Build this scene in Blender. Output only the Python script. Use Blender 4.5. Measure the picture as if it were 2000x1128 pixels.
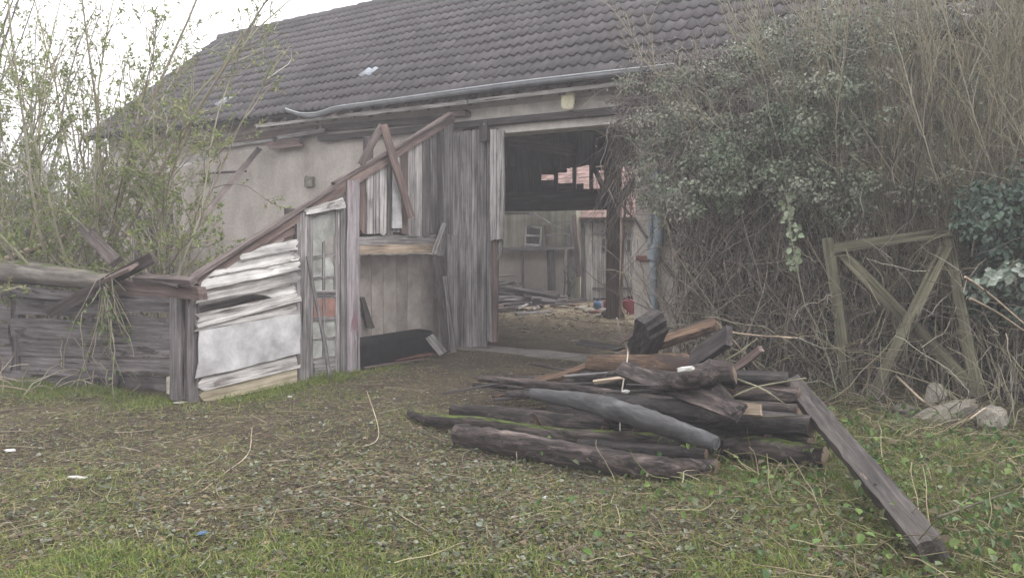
import bpy, math, random
import numpy as np
from mathutils import Vector, Matrix

for o in list(bpy.data.objects):
    bpy.data.objects.remove(o)
SC = bpy.context.scene
COL = SC.collection
R = random.Random(7)
NR = np.random.default_rng(11)

# ------------------------------------------------------------------ camera
# World X runs along the barn front (to the right), Y into the barn, Z up.
CAM = Vector((0.0, 0.0, 1.6))
YAW = math.radians(33.3)
PITCH = math.radians(3.92)
FPX = 1545.0
cd = bpy.data.cameras.new('camera')
cd.sensor_width = 36.0
cd.lens = FPX / 2000.0 * 36.0
cd.clip_start = 0.05
cd.clip_end = 2000
cam = bpy.data.objects.new('camera', cd)
cam.location = CAM
cam.rotation_euler = (math.pi / 2 - PITCH, 0, YAW)
COL.objects.link(cam)
SC.camera = cam

# ------------------------------------------------------------------ sky, sun, exposure
SUN_EL, SUN_AZ = 48.0, 62.0          # azimuth measured from +Y towards +X
w = bpy.data.worlds.new('World')
SC.world = w
w.use_nodes = True
wn, wl = w.node_tree.nodes, w.node_tree.links
wn.clear()
wo = wn.new('ShaderNodeOutputWorld')
wb = wn.new('ShaderNodeBackground')
sk = wn.new('ShaderNodeTexSky')
sk.sky_type = 'NISHITA'
sk.sun_disc = False
sk.sun_elevation = math.radians(SUN_EL)
sk.sun_rotation = math.radians(SUN_AZ)
sk.air_density = 1.0
sk.dust_density = 2.0
sk.ozone_density = 1.0
hs = wn.new('ShaderNodeHueSaturation')   # an overcast sky has almost no blue left
hs.inputs['Saturation'].default_value = 0.12
wl.new(sk.outputs[0], hs.inputs['Color'])
cl = wn.new('ShaderNodeMix'); cl.data_type = 'RGBA'    # an even cloud deck under the sky
cl.inputs[0].default_value = 0.65
cl.inputs[7].default_value = (8.6, 8.5, 8.65, 1)
wl.new(hs.outputs[0], cl.inputs[6])
wl.new(cl.outputs[2], wb.inputs['Color'])
wb.inputs['Strength'].default_value = 0.15
wl.new(wb.outputs[0], wo.inputs['Surface'])

sl = bpy.data.lights.new('sun', 'SUN')
sl.energy = 0.9
sl.angle = math.radians(20)
sl.color = (1.0, 0.97, 0.93)
so = bpy.data.objects.new('sun', sl)
sd = Vector((math.sin(math.radians(SUN_AZ)) * math.cos(math.radians(SUN_EL)),
             math.cos(math.radians(SUN_AZ)) * math.cos(math.radians(SUN_EL)),
             math.sin(math.radians(SUN_EL))))
so.rotation_euler = sd.to_track_quat('Z', 'Y').to_euler()
so.location = (6, 4, 12)
COL.objects.link(so)

SC.view_settings.view_transform = 'Standard'
SC.view_settings.look = 'None'
SC.view_settings.gamma = 1.0
SC.view_settings.exposure = 1.42
SC.view_settings.use_curve_mapping = False

# ------------------------------------------------------------------ measuring helpers
CM = Matrix.Rotation(YAW, 3, 'Z') @ Matrix.Rotation(math.pi / 2 - PITCH, 3, 'X')
def ray(px, py):
    return CM @ Vector(((px - 1000) / FPX, -(py - 564) / FPX, -1.0))
def G(px, py, z=0.0):               # point at height z
    d = ray(px, py); return CAM + d * ((z - CAM.z) / d.z)
def PY(px, py, y):                  # point on a plane parallel to the barn front
    d = ray(px, py); return CAM + d * (y / d.y)
def PX(px, py, x):                  # point on a plane square to the barn front
    d = ray(px, py); return CAM + d * (x / d.x)
def PD(px, py, dist):               # point at a distance in front of the viewer
    return CAM + ray(px, py) * dist

def gz(x, y):                       # lie of the ground
    x = np.asarray(x, float); y = np.asarray(y, float)
    z = 0.018 * np.sin(1.7 * x + .6 * y) + 0.015 * np.sin(2.9 * y - 1.1 * x + 1) + 0.012 * np.sin(5.1 * x + 3.7 * y)
    z = z + 0.008 * np.sin(9.3 * x - 7.1 * y) * np.sin(6.1 * y + 2)
    near = 1 / (1 + np.exp((y - 8.6) * 5))
    m = 0.13 * np.exp(-((x + .7) / 1.5) ** 2 - ((y - 5.9) / 1.5) ** 2)
    m = m + 0.16 * np.exp(-((x + .6) / 1.9) ** 2 - ((y - 8.2) / 0.9) ** 2)
    m = m + 0.05 * np.exp(-((x + .6) / .9) ** 2 - ((y - 4.0) / 1.0) ** 2)
    far = np.exp(-(np.hypot(x, y) / 30) ** 2)
    return (z * (.35 + .65 * near) + m) * far
def gzp(x, y):
    return float(gz(x, y))

# ------------------------------------------------------------------ node materials
def nd(nt, t, **kw):
    n = nt.nodes.new(t)
    for k, v in kw.items():
        setattr(n, k, v)
    return n

def ramp(nt, fac, stops):
    r = nd(nt, 'ShaderNodeValToRGB')
    cr = r.color_ramp
    while len(cr.elements) < len(stops):
        cr.elements.new(0.5)
    for e, (p, c) in zip(cr.elements, stops):
        e.position = p
        e.color = tuple(c) + (1,) if len(c) == 3 else c
    nt.links.new(fac, r.inputs[0])
    return r.outputs[0]

def mixc(nt, fac, a, b, mode='MIX'):
    m = nd(nt, 'ShaderNodeMix', data_type='RGBA', blend_type=mode)
    for s, v in ((0, fac), (6, a), (7, b)):
        if hasattr(v, 'is_linked') or hasattr(v, 'links'):
            nt.links.new(v, m.inputs[s])
        elif isinstance(v, (int, float)):
            m.inputs[s].default_value = v
        else:
            m.inputs[s].default_value = tuple(v) + (1,)
    return m.outputs[2]

def base_mat(name, rough=0.85, spec=0.25):
    m = bpy.data.materials.new(name)
    m.use_nodes = True
    nt = m.node_tree
    b = nt.nodes['Principled BSDF']
    b.inputs['Roughness'].default_value = rough
    b.inputs['Specular IOR Level'].default_value = spec
    return m, nt, b

def coords(nt, scale=(1, 1, 1), rnd=True, kind='Object'):
    tc = nd(nt, 'ShaderNodeTexCoord')
    mp = nd(nt, 'ShaderNodeMapping')
    mp.inputs['Scale'].default_value = scale
    src = tc.outputs[kind]
    if rnd:
        oi = nd(nt, 'ShaderNodeObjectInfo')
        ml = nd(nt, 'ShaderNodeMath', operation='MULTIPLY')
        ml.inputs[1].default_value = 37.0
        nt.links.new(oi.outputs['Random'], ml.inputs[0])
        ad = nd(nt, 'ShaderNodeVectorMath', operation='ADD')
        nt.links.new(src, ad.inputs[0]); nt.links.new(ml.outputs[0], ad.inputs[1])
        src = ad.outputs[0]
    nt.links.new(src, mp.inputs[0])
    return mp.outputs[0]

def noise(nt, vec, scale, detail=4, rough=0.6, dist=0.0):
    n = nd(nt, 'ShaderNodeTexNoise')
    n.inputs['Scale'].default_value = scale
    n.inputs['Detail'].default_value = detail
    n.inputs['Roughness'].default_value = rough
    n.inputs['Distortion'].default_value = dist
    nt.links.new(vec, n.inputs['Vector'])
    return n.outputs['Fac']

def bump(nt, b, h, strength=0.4, dist=0.01):
    bp = nd(nt, 'ShaderNodeBump')
    bp.inputs['Strength'].default_value = strength
    bp.inputs['Distance'].default_value = dist
    nt.links.new(h, bp.inputs['Height'])
    nt.links.new(bp.outputs[0], b.inputs['Normal'])

def objvar(nt, col, lo=0.75, hi=1.2):
    oi = nd(nt, 'ShaderNodeObjectInfo')
    mr = nd(nt, 'ShaderNodeMapRange')
    mr.inputs['To Min'].default_value = lo; mr.inputs['To Max'].default_value = hi
    nt.links.new(oi.outputs['Random'], mr.inputs['Value'])
    h = nd(nt, 'ShaderNodeHueSaturation')
    nt.links.new(mr.outputs[0], h.inputs['Value']); nt.links.new(col, h.inputs['Color'])
    return h.outputs[0]

def wood(name, dark, mid, light, patch=None, patch_at=0.62, lo=.75, hi=1.2, bmp=.5, rough=.85, spec=.2, grain=1.0, moss=0, plates=0):
    """grain runs along the piece's own length (local X)"""
    m, nt, b = base_mat(name, rough, spec)
    g = noise(nt, coords(nt, (1.6, 46 * grain, 46 * grain)), 1.0, 7, .7, .5)
    c = ramp(nt, g, [(.33, dark), (.5, mid), (.66, light)])
    bl = noise(nt, coords(nt, (1.2, 3.2, 3.2)), 1.6, 4, .6)
    k = ramp(nt, bl, [(.3, (.5, .5, .5)), (.65, (1.15, 1.15, 1.15))])
    c = mixc(nt, 1.0, c, k, 'MULTIPLY')
    ck = noise(nt, coords(nt, (1.1, 30 * grain, 30 * grain)), 1.0, 3, .5, .3)
    c = mixc(nt, 1.0, c, ramp(nt, ck, [(.30, (.2, .18, .17)), (.37, (1, 1, 1))]), 'MULTIPLY')
    if patch is not None:
        pn = noise(nt, coords(nt, (1.5, 7, 7)), 1.3, 6, .7, .6)
        pf = ramp(nt, pn, [(patch_at - .03, (0, 0, 0)), (patch_at + .04, (1, 1, 1))])
        c = mixc(nt, pf, c, patch)
    if moss:
        gm = nd(nt, 'ShaderNodeNewGeometry')
        sx = nd(nt, 'ShaderNodeSeparateXYZ'); nt.links.new(gm.outputs['Normal'], sx.inputs[0])
        mn = noise(nt, coords(nt, (1, 1, 1)), 5, 4, .7)
        ml = nd(nt, 'ShaderNodeMath', operation='MULTIPLY'); nt.links.new(sx.outputs[2], ml.inputs[0]); nt.links.new(mn, ml.inputs[1])
        mf = ramp(nt, ml.outputs[0], [(.52 - .22 * moss, (0, 0, 0)), (.62 - .22 * moss, (1, 1, 1))])
        c = mixc(nt, mf, c, (.075, .10, .025))
    c = objvar(nt, c, lo, hi)
    nt.links.new(c, b.inputs['Base Color'])
    if plates:
        pl = noise(nt, coords(nt, (4, 17, 17)), 1.0, 7, .75, .8)
        k2 = ramp(nt, pl, [(.40, (.22, .22, .22)), (.5, (.95, .95, .95)), (.62, (1.7, 1.64, 1.58))])
        c = mixc(nt, 1.0, c, k2, 'MULTIPLY'); nt.links.new(c, b.inputs['Base Color'])
        bump(nt, b, pl, bmp, .03)
    else:
        bump(nt, b, g, bmp, .006)
    return m

def plain(name, c0, c1, scale=6, rough=.7, spec=.3, bmp=.2, lo=.9, hi=1.1, metal=0.0, c2=None):
    m, nt, b = base_mat(name, rough, spec)
    n = noise(nt, coords(nt), scale, 6, .65, .2)
    st = [(.35, c0), (.65, c1)] if c2 is None else [(.3, c0), (.55, c1), (.72, c2)]
    c = objvar(nt, ramp(nt, n, st), lo, hi)
    nt.links.new(c, b.inputs['Base Color'])
    b.inputs['Metallic'].default_value = metal
    if bmp:
        bump(nt, b, noise(nt, coords(nt), scale * 5, 4, .7), bmp, .008)
    return m

def attr_mat(name, rough=.6, spec=.3, trans=.0):
    m, nt, b = base_mat(name, rough, spec)
    a = nd(nt, 'ShaderNodeAttribute', attribute_name='Col')
    nt.links.new(a.outputs['Color'], b.inputs['Base Color'])
    if trans:
        t = nd(nt, 'ShaderNodeBsdfTranslucent')
        nt.links.new(a.outputs['Color'], t.inputs['Color'])
        mx = nd(nt, 'ShaderNodeMixShader'); mx.inputs[0].default_value = trans
        nt.links.new(b.outputs[0], mx.inputs[1]); nt.links.new(t.outputs[0], mx.inputs[2])
        nt.links.new(mx.outputs[0], nt.nodes['Material Output'].inputs['Surface'])
    return m

M = {}
M['grey_wood'] = wood('grey_wood', (.055, .048, .047), (.20, .185, .183), (.38, .36, .358))
M['pale_wood'] = wood('pale_wood', (.10, .09, .085), (.32, .305, .295), (.50, .48, .47), patch=(.10, .085, .08), patch_at=.62)
M['white_paint'] = wood('white_paint', (.22, .21, .20), (.41, .40, .39), (.55, .54, .53), patch=(.14, .12, .115), patch_at=.58, grain=.7)
M['sheet_paint'] = plain('sheet_paint', (.20, .195, .20), (.38, .375, .38), 3.2, rough=.8, spec=.2, bmp=.3, c2=(.52, .515, .52))
M['purple_post'] = wood('purple_post', (.15, .12, .13), (.30, .27, .285), (.44, .41, .43), patch=(.20, .11, .13), patch_at=.6)
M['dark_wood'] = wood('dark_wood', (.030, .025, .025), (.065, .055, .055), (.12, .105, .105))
M['brown_wood'] = wood('brown_wood', (.07, .05, .045), (.145, .105, .095), (.22, .17, .155))
M['red_wood'] = wood('red_wood', (.045, .035, .033), (.105, .084, .079), (.20, .168, .16), patch=(.05, .04, .038), patch_at=.6, lo=.6)
M['tan_wood'] = wood('tan_wood', (.20, .15, .11), (.34, .27, .20), (.44, .36, .28))
M['orange_wood'] = wood('orange_wood', (.04, .027, .022), (.105, .066, .045), (.24, .16, .105), patch=(.055, .042, .038), patch_at=.52)
M['ply'] = plain('ply', (.21, .185, .165), (.33, .295, .27), 3.5, rough=.85, spec=.15, bmp=.3, lo=.88, hi=1.12, c2=(.40, .365, .335))
M['moss_wood'] = wood('moss_wood', (.055, .052, .034), (.13, .123, .082), (.22, .21, .15))
M['shed_wood'] = wood('shed_wood', (.05, .044, .044), (.115, .102, .102), (.20, .18, .18), patch=(.04, .033, .033), patch_at=.6)
M['sill_wood'] = wood('sill_wood', (.16, .13, .09), (.29, .25, .18), (.38, .34, .27))
M['bark'] = wood('bark', (.018, .014, .013), (.055, .043, .041), (.13, .107, .10), grain=.5, bmp=1.0, rough=.8, spec=.3, plates=1)
M['bark_moss'] = wood('bark_moss', (.022, .018, .017), (.06, .05, .045), (.13, .11, .105), grain=.5, bmp=1.0, moss=.75, plates=1)
M['bark_wet'] = wood('bark_wet', (.012, .010, .010), (.034, .028, .028), (.085, .072, .072), grain=.6, bmp=.9, rough=.6, spec=.35, plates=1)
M['grey_trunk'] = wood('grey_trunk', (.038, .038, .040), (.08, .08, .085), (.15, .15, .158), patch=(.045, .04, .04), patch_at=.6, grain=.5, bmp=.5, rough=.55, spec=.4)
M['log_beam'] = wood('log_beam', (.09, .08, .07), (.19, .17, .15), (.30, .28, .25), grain=.4, moss=.35)
M['stripe_wood'] = wood('stripe_wood', (.30, .29, .27), (.62, .60, .57), (.76, .74, .71), patch=(.2, .18, .16), patch_at=.68)
M['cut_end'] = plain('cut_end', (.09, .065, .05), (.20, .15, .11), 14, bmp=.8)
M['wet_beam'] = wood('wet_beam', (.028, .023, .021), (.066, .056, .051), (.13, .113, .105), patch=(.30, .235, .17), patch_at=.65, rough=.6, spec=.4)
M['zinc'] = plain('zinc', (.15, .16, .175), (.24, .25, .265), 5, rough=.6, metal=.3)
M['pipe'] = plain('pipe', (.15, .18, .205), (.24, .275, .30), 7, rough=.6)
M['black_plastic'] = plain('black_plastic', (.006, .006, .007), (.016, .015, .016), 8, rough=.8, spec=.1)
M['red_plastic'] = plain('red_plastic', (.17, .02, .03), (.26, .035, .045), 8, rough=.45)
M['blue_plastic'] = plain('blue_plastic', (.05, .10, .20), (.09, .16, .28), 8, rough=.5)
M['cream_plastic'] = plain('cream_plastic', (.50, .46, .28), (.66, .63, .50), 10, rough=.5)
M['white_scrap'] = plain('white_scrap', (.28, .27, .25), (.55, .54, .52), 18, rough=.7)
M['stone'] = plain('stone', (.13, .12, .10), (.28, .26, .215), 9, rough=.9, bmp=.9, lo=.7, hi=1.5, c2=(.42, .39, .33))
M['brick'] = plain('brick', (.16, .085, .07), (.25, .14, .115), 9, rough=.9, bmp=.6)
M['red_tile'] = plain('red_tile', (.15, .095, .083), (.26, .17, .15), 3, rough=.9, lo=.7, hi=1.25)
M['rusty'] = plain('rusty', (.09, .04, .035), (.17, .08, .06), 10, rough=.85)
M['cord'] = plain('cord', (.30, .27, .23), (.40, .36, .32), 20)
M['leaf'] = attr_mat('leaf', .5, .35, .25)
M['leaf_gloss'] = attr_mat('leaf_gloss', .38, .5, .12)
M['twig'] = attr_mat('twig', .8, .2)
M['grass'] = attr_mat('grass', .6, .25, .25)

def roof_mat():
    m, nt, b = base_mat('roof_tile', .7, .3)
    tc = nd(nt, 'ShaderNodeNewGeometry')
    n = noise(nt, tc.outputs['Position'], 1.1, 6, .7)
    c = ramp(nt, n, [(.3, (.038, .034, .036)), (.55, (.058, .052, .055)), (.75, (.082, .074, .076))])
    f = noise(nt, tc.outputs['Position'], 34, 4, .7)
    c = mixc(nt, .6, c, ramp(nt, f, [(.35, (.6, .6, .6)), (.62, (1.2, 1.2, 1.2))]), 'MULTIPLY')
    li = noise(nt, tc.outputs['Position'], 11, 3, .8)
    c = mixc(nt, ramp(nt, li, [(.67, (0, 0, 0)), (.74, (1, 1, 1))]), c, (.22, .22, .19))
    li2 = noise(nt, tc.outputs['Position'], 2.3, 5, .8)
    c = mixc(nt, ramp(nt, li2, [(.66, (0, 0, 0)), (.76, (.7, .7, .7))]), c, (.16, .075, .07))
    c = objvar(nt, c, .8, 1.22)
    nt.links.new(c, b.inputs['Base Color'])
    bump(nt, b, f, .25, .006)
    return m
M['roof_tile'] = roof_mat()

def plaster_mat():
    m, nt, b = base_mat('plaster', .92, .1)
    p = nd(nt, 'ShaderNodeNewGeometry').outputs['Position']
    n = noise(nt, p, .9, 7, .65, .3)
    c = ramp(nt, n, [(.3, (.29, .26, .235)), (.5, (.40, .365, .335)), (.7, (.50, .46, .425))])
    mp = nd(nt, 'ShaderNodeMapping'); mp.inputs['Scale'].default_value = (2.0, 2.0, .9)
    nt.links.new(p, mp.inputs[0])
    st = noise(nt, mp.outputs[0], 1.2, 5, .65)
    c = mixc(nt, .7, c, ramp(nt, st, [(.36, (.78, .77, .75)), (.6, (1.05, 1.04, 1.03))]), 'MULTIPLY')
    f = noise(nt, p, 22, 5, .75)
    c = mixc(nt, .5, c, ramp(nt, f, [(.35, (.7, .7, .7)), (.6, (1.1, 1.1, 1.1))]), 'MULTIPLY')
    sp = noise(nt, p, 3.1, 6, .75)
    c = mixc(nt, ramp(nt, sp, [(.66, (0, 0, 0)), (.72, (.8, .8, .8))]), c, (.15, .125, .11))
    nt.links.new(c, b.inputs['Base Color'])
    bump(nt, b, noise(nt, p, 14, 7, .75), .6, .02)
    return m
M['plaster'] = plaster_mat()

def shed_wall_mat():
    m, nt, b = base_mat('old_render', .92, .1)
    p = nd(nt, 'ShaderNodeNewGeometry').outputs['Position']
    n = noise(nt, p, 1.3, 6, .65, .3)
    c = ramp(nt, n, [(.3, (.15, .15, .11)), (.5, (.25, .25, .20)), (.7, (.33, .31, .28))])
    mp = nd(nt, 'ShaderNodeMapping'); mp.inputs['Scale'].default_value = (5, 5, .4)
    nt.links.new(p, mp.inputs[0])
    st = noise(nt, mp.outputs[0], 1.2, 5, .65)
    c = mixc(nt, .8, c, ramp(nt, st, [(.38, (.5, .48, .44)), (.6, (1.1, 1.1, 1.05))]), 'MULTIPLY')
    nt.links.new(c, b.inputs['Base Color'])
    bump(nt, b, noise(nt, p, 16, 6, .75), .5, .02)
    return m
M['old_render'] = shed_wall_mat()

def ground_mat():
    m, nt, b = base_mat('earth', .95, .15)
    p = nd(nt, 'ShaderNodeNewGeometry').outputs['Position']
    n = noise(nt, p, 1.2, 8, .7, .3)
    c = ramp(nt, n, [(.3, (.040, .032, .025)), (.5, (.070, .056, .041)), (.68, (.105, .085, .056))])
    f = noise(nt, p, 30, 6, .75)
    c = mixc(nt, .8, c, ramp(nt, f, [(.35, (.45, .44, .42)), (.52, (1, 1, 1)), (.68, (1.5, 1.45, 1.3))]), 'MULTIPLY')
    # trodden bare earth at the barn door and straw-coloured earth inside and beyond
    sx = nd(nt, 'ShaderNodeSeparateXYZ'); nt.links.new(p, sx.inputs[0])
    w1 = noise(nt, p, 2.0, 4, .6)
    ad = nd(nt, 'ShaderNodeMath', operation='MULTIPLY_ADD'); nt.links.new(w1, ad.inputs[0]); ad.inputs[1].default_value = 1.6
    nt.links.new(sx.outputs[1], ad.inputs[2])
    inside = nd(nt, 'ShaderNodeMapRange'); inside.inputs['From Min'].default_value = 10.2; inside.inputs['From Max'].default_value = 11.6
    nt.links.new(ad.outputs[0], inside.inputs['Value'])
    s2 = noise(nt, p, 18, 6, .8)
    straw = ramp(nt, s2, [(.35, (.07, .054, .036)), (.5, (.20, .16, .105)), (.64, (.36, .30, .21))])
    c = mixc(nt, inside.outputs[0], c, straw)
    nt.links.new(c, b.inputs['Base Color'])
    bump(nt, b, noise(nt, p, 24, 8, .8), .9, .03)
    return m
M['earth'] = ground_mat()

def glass_mat():
    m, nt, b = base_mat('old_glass', .25, .5)
    n = noise(nt, coords(nt, (2, 2, 2)), 2.0, 5, .7, .3)
    nt.links.new(ramp(nt, n, [(.3, (.16, .16, .145)), (.6, (.36, .37, .35)), (.75, (.50, .50, .48))]), b.inputs['Base Color'])
    bump(nt, b, n, .1, .01)
    return m
M['old_glass'] = glass_mat()
M['clear_pane'] = plain('clear_pane', (.14, .155, .18), (.30, .325, .36), 9, rough=.25, spec=.6, bmp=0)

# ------------------------------------------------------------------ object helpers
def tag(o, label, cat, group=None):
    o['label'] = label; o['category'] = cat
    if group: o['group'] = group
    return o
def thing(name, label, cat, loc=(0, 0, 0), group=None):
    o = bpy.data.objects.new(name, None)
    o.location = loc; o.empty_display_size = .2
    COL.objects.link(o)
    return tag(o, label, cat, group)
def put(name, me, parent=None, mw=None):
    o = bpy.data.objects.new(name, me)
    COL.objects.link(o)
    if mw is None: mw = Matrix.Identity(4)
    if parent is not None:
        o.parent = parent
        o.matrix_parent_inverse = Matrix.Identity(4)
        pm = PM.get(parent.name, None)
        if pm is None:
            pm = Matrix.Translation(parent.location) if parent.parent is None and parent.type == 'EMPTY' else parent.matrix_basis.copy()
        o.matrix_basis = pm.inverted() @ mw
    else:
        o.matrix_basis = mw
    PM[o.name] = mw.copy()
    return o
PM = {}

def mesh_np(name, V, F, mats, cols=None, smooth=False, fmat=None):
    """V (n,3); F list of index arrays (each (m,k)); cols per vertex"""
    me = bpy.data.meshes.new(name)
    V = np.asarray(V, np.float32)
    Fs = [np.asarray(f, np.int32) for f in (F if isinstance(F, (list, tuple)) else [F])]
    nl = sum(f.size for f in Fs); nf = sum(len(f) for f in Fs)
    me.vertices.add(len(V)); me.vertices.foreach_set('co', V.ravel())
    me.loops.add(nl); me.polygons.add(nf)
    li = np.concatenate([f.ravel() for f in Fs])
    tot = np.concatenate([np.full(len(f), f.shape[1], np.int32) for f in Fs])
    st = np.concatenate([[0], np.cumsum(tot)[:-1]]).astype(np.int32)
    me.loops.foreach_set('vertex_index', li)
    me.polygons.foreach_set('loop_start', st)
    me.polygons.foreach_set('loop_total', tot)
    if fmat is not None: me.polygons.foreach_set('material_index', np.asarray(fmat, np.int32))
    me.polygons.foreach_set('use_smooth', np.full(nf, smooth, bool))
    for m in (mats if isinstance(mats, (list, tuple)) else [mats]):
        me.materials.append(m)
    if cols is not None:
        a = me.color_attributes.new('Col', 'FLOAT_COLOR', 'POINT')
        c = np.ones((len(V), 4), np.float32); c[:, :3] = cols
        a.data.foreach_set('color', c.ravel())
    me.update(calc_edges=True)
    me.validate()
    return me

def frame(x, n):
    x = Vector(x).normalized(); n = Vector(n)
    n = (n - x * n.dot(x))
    if n.length < 1e-6: n = x.orthogonal()
    n.normalize(); y = n.cross(x)
    return x, y, n

def board(name, a0, a1, b1, b0, thick, mat, parent=None, hint=None, seg=3, rag=.012, edge=.004, warp=.004, m=2):
    """A sawn board: front face corners a0-a1 (one edge), b0-b1 (other edge); length runs a0->a1."""
    a0, a1, b1, b0 = map(Vector, (a0, a1, b1, b0))
    X = ((a1 + b1) - (a0 + b0)) / 2; Wd = ((a0 + a1) - (b0 + b1)) / 2
    N = X.cross(Wd)
    if hint is None: hint = CAM - (a0 + b1) / 2
    if N.dot(Vector(hint)) < 0: N = -N
    x, y, n = frame(X, N)
    c = (a0 + a1 + b0 + b1) / 4
    mw = Matrix(((x.x, y.x, n.x, c.x), (x.y, y.y, n.y, c.y), (x.z, y.z, n.z, c.z), (0, 0, 0, 1)))
    inv = mw.inverted()
    A0, A1, B1, B0 = [inv @ v for v in (a0, a1, b1, b0)]
    V = []; k = m + 1
    for face in (0, -thick):
        for i in range(seg + 1):
            t = i / seg
            for j in range(k):
                s = j / m
                p = (A0.lerp(A1, t)).lerp(B0.lerp(B1, t), s)
                if face == 0:
                    dx = R.uniform(-rag, rag) if i in (0, seg) else 0
                    dy = R.uniform(-edge, edge) if j in (0, m) else 0
                    dz = R.uniform(-warp, warp)
                    V.append([p.x + dx, p.y + dy, p.z + dz])
                else:
                    q = V[i * k + j]
                    V.append([q[0], q[1], q[2] - thick])
    nb = (seg + 1) * k
    F = []
    for i in range(seg):
        for j in range(m):
            q = (i * k + j, (i + 1) * k + j, (i + 1) * k + j + 1, i * k + j + 1)
            F.append(q); F.append(tuple(v + nb for v in reversed(q)))
    for i in range(seg):
        for j, rev in ((0, 0), (m, 1)):
            q = (i * k + j, i * k + j + nb, (i + 1) * k + j + nb, (i + 1) * k + j)
            F.append(tuple(reversed(q)) if rev else q)
    for j in range(m):
        for i, rev in ((0, 1), (seg, 0)):
            q = (i * k + j, i * k + j + nb, i * k + j + 1 + nb, i * k + j + 1)
            F.append(tuple(reversed(q)) if rev else q)
    me = mesh_np(name, V, np.array(F), mat)
    import bmesh
    bm = bmesh.new(); bm.from_mesh(me); bmesh.ops.recalc_face_normals(bm, faces=bm.faces); bm.to_mesh(me); bm.free()
    return put(name, me, parent, mw)

def plank(name, p0, p1, width, thick, mat, parent=None, face=None, **kw):
    """A board along p0->p1, its wide side turned to `face`."""
    p0, p1 = Vector(p0), Vector(p1)
    if face is None: face = CAM - (p0 + p1) / 2
    x, y, n = frame(p1 - p0, face)
    h = y * (width / 2); o = n * (thick / 2)
    return board(name, p0 + h + o, p1 + h + o, p1 - h + o, p0 - h + o, thick, mat, parent, hint=n, **kw)

def log(name, pts, rad, mats, parent=None, sides=10, rings=12, wob=.08, flat=1.0, ends=True):
    """A trunk or pole through pts, tapering through rad (a number or a list)."""
    P = np.array([tuple(p) for p in pts], float)
    if not isinstance(rad, (list, tuple)): rad = [rad, rad * .92]
    t = np.linspace(0, 1, rings)
    tp = np.linspace(0, 1, len(P))
    if len(P) > 2:      # smooth path
        tt = t * (len(P) - 1); i = np.clip(tt.astype(int), 0, len(P) - 2); f = (tt - i)[:, None]
        E = np.vstack([2 * P[0] - P[1], P, 2 * P[-1] - P[-2]])
        p0, p1, p2, p3 = E[i], E[i + 1], E[i + 2], E[i + 3]
        C = .5 * (2 * p1 + (p2 - p0) * f + (2 * p0 - 5 * p1 + 4 * p2 - p3) * f ** 2 + (3 * p1 - p0 - 3 * p2 + p3) * f ** 3)
    else:
        C = P[0] + (P[1] - P[0]) * t[:, None]
    r = np.interp(t, np.linspace(0, 1, len(rad)), rad)
    x = Vector(P[-1] - P[0]).normalized(); x, y, n = frame(x, (0.02, 0.01, 1))
    c = Vector(P.mean(0))
    mw = Matrix(((x.x, y.x, n.x, c.x), (x.y, y.y, n.y, c.y), (x.z, y.z, n.z, c.z), (0, 0, 0, 1)))
    rot = np.array([[x.x, x.y, x.z], [y.x, y.y, y.z], [n.x, n.y, n.z]])
    L = (C - np.array(c)) @ rot.T
    th = np.linspace(0, 2 * np.pi, sides, endpoint=False)
    V = np.zeros((rings, sides, 3))
    lob = 1 + wob * np.cos(2 * th + R.uniform(0, 6)) + wob * .7 * np.cos(3 * th + R.uniform(0, 6))
    pk0 = R.uniform(0, 6)
    for i in range(rings):
        rr = r[i] * lob * (1 + NR.uniform(-wob, wob, sides) * .9) * (1 + wob * .9 * math.sin(i * 1.7 + pk0) * math.sin(i * .6 + 2 * pk0))
        V[i, :, 0] = L[i, 0]; V[i, :, 1] = L[i, 1] + np.cos(th) * rr; V[i, :, 2] = L[i, 2] + np.sin(th) * rr * flat
    if ends:
        V[0, :, 0] += NR.uniform(-.25, .25, sides) * r[0] * .4; V[-1, :, 0] += NR.uniform(-.25, .25, sides) * r[-1] * .4
    idx = np.arange(rings * sides).reshape(rings, sides)
    a = idx[:-1]; b = idx[1:]
    F = np.stack([a, np.roll(a, -1, 1), np.roll(b, -1, 1), b], -1).reshape(-1, 4)[:, ::-1]
    caps = [idx[0][None, :], idx[-1][::-1][None, :]]
    fm = np.concatenate([np.zeros(len(F), int), [1, 1]])
    if not isinstance(mats, (list, tuple)): mats = [mats, mats]
    me = mesh_np(name, V.reshape(-1, 3), [F] + caps, list(mats), fmat=fm)
    sm = np.ones(len(F) + 2, bool); sm[-2:] = False
    me.polygons.foreach_set('use_smooth', sm)
    return put(name, me, parent, mw)

def box(name, lo, hi, mat, parent=None):
    lo, hi = Vector(lo), Vector(hi); c = (lo + hi) / 2; h = (hi - lo) / 2
    V = [(sx * h.x, sy * h.y, sz * h.z) for sx in (-1, 1) for sy in (-1, 1) for sz in (-1, 1)]
    F = [(0, 1, 3, 2), (4, 6, 7, 5), (0, 4, 5, 1), (2, 3, 7, 6), (0, 2, 6, 4), (1, 5, 7, 3)]
    return put(name, mesh_np(name, V, np.array(F), mat), parent, Matrix.Translation(c))

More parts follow.
